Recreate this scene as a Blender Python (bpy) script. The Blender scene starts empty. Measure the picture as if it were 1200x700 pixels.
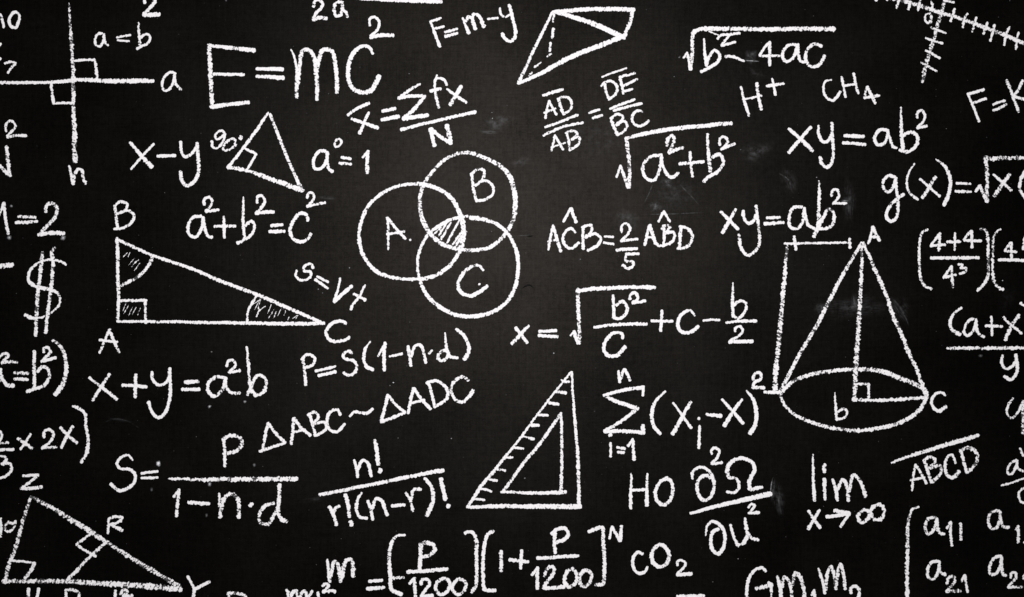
import bpy, math, random
from mathutils import noise as mn, Vector
random.seed(7)
S = bpy.context.scene
COL = S.collection

# ------------------------------------------------------------------ scale and place
# The photograph is 1200 x 700; 500 of its pixels are one metre on the board,
# whose writing face stands in the plane y = 0, centred 1.5 m above the floor.
PX = 1.0 / 500.0
CZ = 1.5
def bx(x): return (x - 600.0) * PX
def bz(y): return CZ + (350.0 - y) * PX

# ------------------------------------------------------------------ camera
cam_d = bpy.data.cameras.new("camera")
cam = bpy.data.objects.new("camera", cam_d)
COL.objects.link(cam)
cam.location = (0.0, -4.0, CZ)
cam.rotation_euler = (math.radians(90), 0, 0)
cam_d.sensor_width = 36.0
cam_d.lens = 36.0 * 4.0 / 2.4
cam_d.clip_end = 100.0
S.camera = cam

# ------------------------------------------------------------------ light: one soft lamp by the camera, a dim room
w = bpy.data.worlds.new("World")
S.world = w
w.use_nodes = True
w.node_tree.nodes["Background"].inputs[0].default_value = (0.9, 0.95, 1.0, 1)
w.node_tree.nodes["Background"].inputs[1].default_value = 0.015
def area(name, loc, aim, size, watts, col):
    d = bpy.data.lights.new(name, 'AREA')
    d.shape = 'DISK'; d.size = size; d.energy = watts; d.color = col
    o = bpy.data.objects.new(name, d); COL.objects.link(o)
    o.location = loc
    o.rotation_euler = (Vector(aim) - Vector(loc)).to_track_quat('-Z', 'Y').to_euler()
    return o
area("softbox", (-0.02, -3.1, CZ + 0.42), (0.0, 0.0, CZ + 0.05), 0.45, 122, (1.0, 0.972, 0.968))
S.view_settings.view_transform = 'Standard'
S.view_settings.look = 'None'
S.view_settings.exposure = 0.0
S.view_settings.gamma = 1.0
S.render.engine = 'CYCLES'
S.cycles.transparent_max_bounces = 24
S.cycles.max_bounces = 4

# ------------------------------------------------------------------ node helper
def new_mat(name):
    m = bpy.data.materials.new(name); m.use_nodes = True
    nt = m.node_tree
    for n in list(nt.nodes): nt.nodes.remove(n)
    return m, nt
def N(nt, t, **kw):
    n = nt.nodes.new(t)
    for k, v in kw.items():
        if k.startswith('i_'):
            n.inputs[k[2:].replace('_', ' ')].default_value = v
        elif isinstance(k, str): setattr(n, k, v)
    return n
def math_n(nt, op, a, b=None, clamp=False):
    n = nt.nodes.new('ShaderNodeMath'); n.operation = op; n.use_clamp = clamp
    for i, v in enumerate((a, b)):
        if v is None: continue
        if isinstance(v, (int, float)): n.inputs[i].default_value = v
        else: nt.links.new(v, n.inputs[i])
    return n.outputs[0]
def sstep(nt, x, lo, hi):
    n = nt.nodes.new('ShaderNodeMapRange'); n.interpolation_type = 'SMOOTHSTEP'
    for nm, v in (('Value', x), ('From Min', lo), ('From Max', hi)):
        if isinstance(v, (int, float)): n.inputs[nm].default_value = v
        else: nt.links.new(v, n.inputs[nm])
    return n.outputs['Result']
def noise_n(nt, vec, scale, detail=2.0, rough=0.5):
    n = nt.nodes.new('ShaderNodeTexNoise')
    n.inputs['Scale'].default_value = scale
    n.inputs['Detail'].default_value = detail
    n.inputs['Roughness'].default_value = rough
    nt.links.new(vec, n.inputs['Vector'])
    return n.outputs['Fac']
def scaled(nt, vec, s):
    n = nt.nodes.new('ShaderNodeMapping'); n.inputs['Scale'].default_value = s
    nt.links.new(vec, n.inputs['Vector']); return n.outputs[0]

# ------------------------------------------------------------------ materials
def chalk_material():
    m, nt = new_mat("white_chalk")
    L = nt.links.new
    out = nt.nodes.new('ShaderNodeOutputMaterial')
    b = nt.nodes.new('ShaderNodeBsdfPrincipled')
    b.inputs['Roughness'].default_value = 0.95
    b.inputs['Specular IOR Level'].default_value = 0.1
    tr = nt.nodes.new('ShaderNodeBsdfTransparent')
    mix = nt.nodes.new('ShaderNodeMixShader')
    u1 = nt.nodes.new('ShaderNodeUVMap'); u1.uv_map = 'run'
    u2 = nt.nodes.new('ShaderNodeUVMap'); u2.uv_map = 'press'
    s2 = nt.nodes.new('ShaderNodeSeparateXYZ'); L(u2.outputs[0], s2.inputs[0])
    g = nt.nodes.new('ShaderNodeNewGeometry')
    # stick-slip streaks run across the stroke, board tooth is isotropic
    sh = nt.nodes.new('ShaderNodeSeparateXYZ'); L(u1.outputs[0], sh.inputs[0])
    su = math_n(nt, 'ADD', sh.outputs[0], math_n(nt, 'MULTIPLY', sh.outputs[1], 0.35))
    cu = nt.nodes.new('ShaderNodeCombineXYZ'); L(su, cu.inputs[0]); L(sh.outputs[1], cu.inputs[1])
    n1 = noise_n(nt, scaled(nt, cu.outputs[0], (0.42, 0.15, 1)), 1.0, 1.5, 0.5)
    n2 = noise_n(nt, scaled(nt, g.outputs['Position'], (500, 500, 500)), 0.50, 2.0, 0.6)
    n3 = noise_n(nt, scaled(nt, u1.outputs[0], (0.10, 0.05, 1)), 1.0, 1.0, 0.5)
    f = math_n(nt, 'ADD', math_n(nt, 'MULTIPLY', n1, 0.5), math_n(nt, 'MULTIPLY', n2, 0.5))
    f = math_n(nt, 'ADD', f, math_n(nt, 'MULTIPLY', math_n(nt, 'SUBTRACT', n3, 0.5), 0.36))
    v4 = math_n(nt, 'POWER', math_n(nt, 'ABSOLUTE', s2.outputs[0]), 4.0)
    # light strokes open up in the middle before they do at the rims
    v2 = math_n(nt, 'MULTIPLY', s2.outputs[0], s2.outputs[0])
    hol = math_n(nt, 'SUBTRACT', 1.25, math_n(nt, 'MULTIPLY', v2, 0.75))
    T = math_n(nt, 'MULTIPLY', math_n(nt, 'SUBTRACT', 1.0, s2.outputs[1]), hol)
    T = math_n(nt, 'ADD', math_n(nt, 'MULTIPLY', T, 0.23), 0.325)
    T = math_n(nt, 'ADD', T, math_n(nt, 'MULTIPLY', v4, 0.25))
    d = math_n(nt, 'SUBTRACT', f, T)
    cov = sstep(nt, d, -0.035, 0.035)
    # a film of powder lies in the gaps of the stroke, none outside its edge
    film = math_n(nt, 'MULTIPLY', math_n(nt, 'SUBTRACT', 1.0, v4), 0.07)
    a = math_n(nt, 'MAXIMUM', cov, film)
    L(a, mix.inputs[0]); L(tr.outputs[0], mix.inputs[1]); L(b.outputs[0], mix.inputs[2])
    cr = nt.nodes.new('ShaderNodeMapRange')
    cr.inputs['From Min'].default_value = 0.30; cr.inputs['From Max'].default_value = 0.70
    cr.inputs['To Min'].default_value = 0.74; cr.inputs['To Max'].default_value = 0.92
    L(n2, cr.inputs[0])
    cc = nt.nodes.new('ShaderNodeCombineColor')
    L(math_n(nt, 'MULTIPLY', cr.outputs[0], 0.985), cc.inputs[0])
    L(math_n(nt, 'MULTIPLY', cr.outputs[0], 0.975), cc.inputs[1])
    L(cr.outputs[0], cc.inputs[2])
    L(cc.outputs[0], b.inputs['Base Color'])
    L(mix.outputs[0], out.inputs[0])
    return m

def dust_material(name, dens, streak, solid=False):
    """thin rubbed-out chalk: soft patch, finely scratched"""
    m, nt = new_mat(name)
    L = nt.links.new
    out = nt.nodes.new('ShaderNodeOutputMaterial')
    b = nt.nodes.new('ShaderNodeBsdfPrincipled')
    b.inputs['Base Color'].default_value = (0.72, 0.74, 0.78, 1)
    b.inputs['Roughness'].default_value = 1.0
    b.inputs['Specular IOR Level'].default_value = 0.05
    tr = nt.nodes.new('ShaderNodeBsdfTransparent')
    mix = nt.nodes.new('ShaderNodeMixShader')
    u = nt.nodes.new('ShaderNodeUVMap'); u.uv_map = 'run'
    u2 = nt.nodes.new('ShaderNodeUVMap'); u2.uv_map = 'press'
    s2 = nt.nodes.new('ShaderNodeSeparateXYZ'); L(u2.outputs[0], s2.inputs[0])
    n1 = noise_n(nt, scaled(nt, u.outputs[0], streak), 1.0, 1.5, 0.5)
    n2 = noise_n(nt, scaled(nt, u.outputs[0], (0.12, 0.12, 1)), 1.0, 3.0, 0.6)
    k = math_n(nt, 'MULTIPLY', sstep(nt, n1, 0.20, 0.80), sstep(nt, n2, 0.30, 0.65))
    if solid: k = sstep(nt, n1, 0.10, 0.62)
    fall = math_n(nt, 'POWER', math_n(nt, 'SUBTRACT', 1.0, s2.outputs[0], True), 1.7)
    a = math_n(nt, 'MULTIPLY', math_n(nt, 'MULTIPLY', k, fall), math_n(nt, 'MULTIPLY', s2.outputs[1], dens), True)
    L(a, mix.inputs[0]); L(tr.outputs[0], mix.inputs[1]); L(b.outputs[0], mix.inputs[2])
    L(mix.outputs[0], out.inputs[0])
    return m

def board_material():
    m, nt = new_mat("black_board_paint")
    L = nt.links.new
    out = nt.nodes.new('ShaderNodeOutputMaterial')
    b = nt.nodes.new('ShaderNodeBsdfPrincipled')
    g = nt.nodes.new('ShaderNodeNewGeometry')
    P = g.outputs['Position']
    wx = noise_n(nt, scaled(nt, P, (12, 12, 260)), 1.0, 3.0, 0.6)     # horizontal brush and weave
    wz = noise_n(nt, scaled(nt, P, (230, 12, 9)), 1.0, 3.0, 0.6)      # vertical weave
    cl = noise_n(nt, scaled(nt, P, (3.0, 3, 3.4)), 1.0, 5.0, 0.6)     # old wiped dust, cloudy
    fi = noise_n(nt, scaled(nt, P, (330, 330, 330)), 1.0, 2.0, 0.6)
    weave = math_n(nt, 'ADD', math_n(nt, 'MULTIPLY', wx, 0.5), math_n(nt, 'MULTIPLY', wz, 0.5))
    k = math_n(nt, 'ADD', math_n(nt, 'MULTIPLY', weave, 0.55), math_n(nt, 'MULTIPLY', fi, 0.45))
    mo = noise_n(nt, scaled(nt, P, (85, 85, 85)), 1.0, 2.0, 0.6)      # blotches a finger wide
    k = math_n(nt, 'ADD', math_n(nt, 'MULTIPLY', k, 0.72), math_n(nt, 'MULTIPLY', mo, 0.28))
    t = sstep(nt, k, 0.32, 0.68)
    tt = math_n(nt, 'MULTIPLY', t, sstep(nt, cl, 0.15, 0.80))
    ramp = nt.nodes.new('ShaderNodeMix'); ramp.data_type = 'RGBA'
    ramp.inputs['A'].default_value = (0.0010*0.45, 0.0010*0.43, 0.0010*0.42, 1)
    ramp.inputs['B'].default_value = (0.0010*2.6, 0.0010*2.35, 0.0010*2.1, 1)
    L(tt, ramp.inputs['Factor'])
    L(ramp.outputs['Result'], b.inputs['Base Color'])
    L(math_n(nt, 'ADD', 0.42 - 0.04, math_n(nt, 'MULTIPLY', cl, 0.08)), b.inputs['Roughness'])
    L(math_n(nt, 'MULTIPLY', math_n(nt, 'ADD', 0.40, math_n(nt, 'ADD', math_n(nt, 'MULTIPLY', t, 0.70), math_n(nt, 'MULTIPLY', sstep(nt, cl, 0.3, 0.7), 0.5))), 0.044), b.inputs['Specular IOR Level'])
    b.inputs['Specular Tint'].default_value = (1.0, 0.91, 0.80, 1)
    bump = nt.nodes.new('ShaderNodeBump')
    bump.inputs['Strength'].default_value = 0.14
    bump.inputs['Distance'].default_value = 0.0012
    L(k, bump.inputs['Height']); L(bump.outputs[0], b.inputs['Normal'])
    L(b.outputs[0], out.inputs[0])
    return m

CHALK = chalk_material()
SMUDGE_H = dust_material("rubbed_chalk_level", 1.0, (0.10, 0.9, 1))
SMUDGE_V = dust_material("rubbed_chalk_upright", 1.0, (0.9, 0.10, 1))
SMUDGE_N = dust_material("rubbed_chalk_soft", 1.0, (0.22, 0.22, 1))
BLOT = dust_material("chalk_blot", 1.0, (0.5, 0.5, 1), True)
BOARD = board_material()

def tag(o, label=None, cat=None, group=None, kind=None):
    if label: o['label'] = label
    if cat: o['category'] = cat
    if group: o['group'] = group
    if kind: o['kind'] = kind
    return o

# ------------------------------------------------------------------ the board
def board():
    X0, X1, Z0, Z1 = -2.3, 2.3, 0.35, 2.65
    D, R = 0.018, 0.0015
    v = [(X0+R, 0, Z0+R), (X1-R, 0, Z0+R), (X1-R, 0, Z1-R), (X0+R, 0, Z1-R),
         (X0, R, Z0), (X1, R, Z0), (X1, R, Z1), (X0, R, Z1),
         (X0, D, Z0), (X1, D, Z0), (X1, D, Z1), (X0, D, Z1)]
    f = [(0, 1, 2, 3)]
    for a in (0, 4):
        for i in range(4):
            j = (i + 1) % 4
            f.append((a+i, a+4+i, a+4+j, a+j))
    f.append((11, 10, 9, 8))
    me = bpy.data.meshes.new("chalkboard"); me.from_pydata(v, [], f); me.update()
    me.materials.append(BOARD)
    o = bpy.data.objects.new("chalkboard", me); COL.objects.link(o)
    tag(o, "large matt black chalkboard covered all over with white chalk formulas and drawings", "chalkboard")
board()

# ------------------------------------------------------------------ chalk strokes
stroke_no = 0
VS = (-1.0, -0.72, -0.3, 0.3, 0.72, 1.0)
HS = (0.0, 0.75, 1.0, 1.0, 0.75, 0.0)
def catmull(pts):
    if len(pts) == 2: return [pts[0], pts[1]]
    out = []
    if len(pts) > 5 and math.hypot(pts[0][0]-pts[-1][0], pts[0][1]-pts[-1][1]) < 1.1:
        P = [pts[-2]] + pts + [pts[1]]          # a closed loop
    else:
        P = [tuple(2*a - b for a, b in zip(pts[0], pts[1]))] + pts + [tuple(2*a - b for a, b in zip(pts[-1], pts[-2]))]
    for i in range(1, len(P) - 2):
        p0, p1, p2, p3 = P[i-1], P[i], P[i+1], P[i+2]
        # centripetal knots keep tight corners from looping
        def dd(a, b): return max(1e-4, math.hypot(a[0]-b[0], a[1]-b[1]) ** 0.5)
        t0 = 0.0; t1 = t0 + dd(p0, p1); t2 = t1 + dd(p1, p2); t3 = t2 + dd(p2, p3)
        n = max(2, int(math.hypot(p1[0]-p2[0], p1[1]-p2[1]) / 0.6))
        for k in range(n):
            t = t1 + (t2 - t1) * k / n
            def lerp(a, b, ta, tb): return tuple(x + (y - x) * (t - ta) / (tb - ta) for x, y in zip(a, b))
            A1 = lerp(p0, p1, t0, t1); A2 = lerp(p1, p2, t1, t2); A3 = lerp(p2, p3, t2, t3)
            B1 = lerp(A1, A2, t0, t2); B2 = lerp(A2, A3, t1, t3)
            out.append(lerp(B1, B2, t1, t2))
    out.append(pts[-1])
    return out
def resample(pts, step):
    L = [0.0]
    for a, b in zip(pts, pts[1:]): L.append(L[-1] + math.hypot(b[0]-a[0], b[1]-a[1]))
    tot = L[-1]; n = max(4, int(tot / step)); out = []; j = 0
    for i in range(n + 1):
        s = tot * i / n
        while j < len(L) - 2 and L[j+1] < s: j += 1
        t = (s - L[j]) / max(1e-6, L[j+1] - L[j])
        out.append(tuple(a + (b - a) * t for a, b in zip(pts[j], pts[j+1])))
    return out, tot
def ribbon(V, F, UA, UB, pts, press):
    """pts: (x, y, w) in photo pixels; adds a low domed ribbon with worn edges"""
    global stroke_no
    stroke_no += 1
    sid = stroke_no
    pts = catmull(pts)
    w0, w1 = pts[0][2], pts[-1][2]
    # run the stroke a little past its traced ends
    def ext(a, b, w):
        d = math.hypot(a[0]-b[0], a[1]-b[1]) or 1.0
        k = w * 0.22 / d
        return (a[0] + (a[0]-b[0])*k, a[1] + (a[1]-b[1])*k, a[2])
    pts = [ext(pts[0], pts[min(2, len(pts)-1)], w0)] + pts + [ext(pts[-1], pts[max(0, len(pts)-3)], w1)]
    pts, tot = resample(pts, 0.7)
    base = len(V); n = len(pts)
    lift = 0.00025 + 0.00004 * (sid % 13)
    so = sid * 17.31
    hand = random.Random(sid)
    press = max(0.3, min(1.0, press + hand.uniform(-0.07, 0.05)))
    rag = 0.45 + 1.3 * (1.0 - press)
    ragL, ragR = rag * hand.choice((0.6, 1.3)), rag * hand.choice((0.7, 1.2))
    for i, (x, y, w) in enumerate(pts):
        a = pts[max(0, i-2)]; b = pts[min(n-1, i+2)]
        tx, ty = b[0]-a[0], b[1]-a[1]; d = math.hypot(tx, ty) or 1.0
        nx, ny = -ty/d, tx/d
        s = tot * i / (n - 1)
        wob = mn.noise((s*0.05, so, 3.0)) * 0.45
        x += nx*wob; y += ny*wob
        cap = 1.0
        for e, ww in ((s, w0), (tot - s, w1)):
            r = max(0.5, min(ww*0.42, tot*0.35))
            if e < r: cap = min(cap, math.sqrt(max(0.0, 1 - (1 - e/r)**2)) * 0.5 + 0.5)
        low = 1.0 + 0.10 * mn.noise((s*0.11, so, 9.0))
        hw = 0.5 * (w * 0.94 + 0.22) * cap * low
        eL = mn.noise((s*0.40, so, 0.0)) * 1.25 * ragL + mn.noise((s*0.8, so, 5.0)) * 0.35
        eR = mn.noise((s*0.40, so, 50.0)) * 1.25 * ragR + mn.noise((s*0.8, so, 55.0)) * 0.35
        for v, h in zip(VS, HS):
            q = v * hw + (eR if v > 0 else eL) * abs(v) * min(1.0, cap)
            V.append((bx(x + nx*q), -(lift + 0.00018*h*min(1, cap)), bz(y + ny*q)))
            UA.append((s + so*3.1, v*hw + so)); UB.append((v, press))
    m = len(VS)
    for i in range(n - 1):
        for k in range(m - 1):
            p = base + i*m + k
            F.append((p, p+1, p+m+1, p+m))
def mesh_obj(name, V, F, UA, UB, mat, parent=None, org=None):
    if org is not None:
        V = [(x-org[0], y-org[1], z-org[2]) for x, y, z in V]
    me = bpy.data.meshes.new(name); me.from_pydata(V, [], F)
    for nm, src in (('run', UA), ('press', UB)):
        uv = me.uv_layers.new(name=nm)
        flat = []
        for l in me.loops: flat += src[l.vertex_index]
        uv.data.foreach_set('uv', flat)
    me.polygons.foreach_set('use_smooth', [True]*len(me.polygons))
    me.materials.append(mat); me.update()
    o = bpy.data.objects.new(name, me); COL.objects.link(o)
    if parent is not None: o.parent = parent
    elif org is not None: o.location = org
    return o

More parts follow.
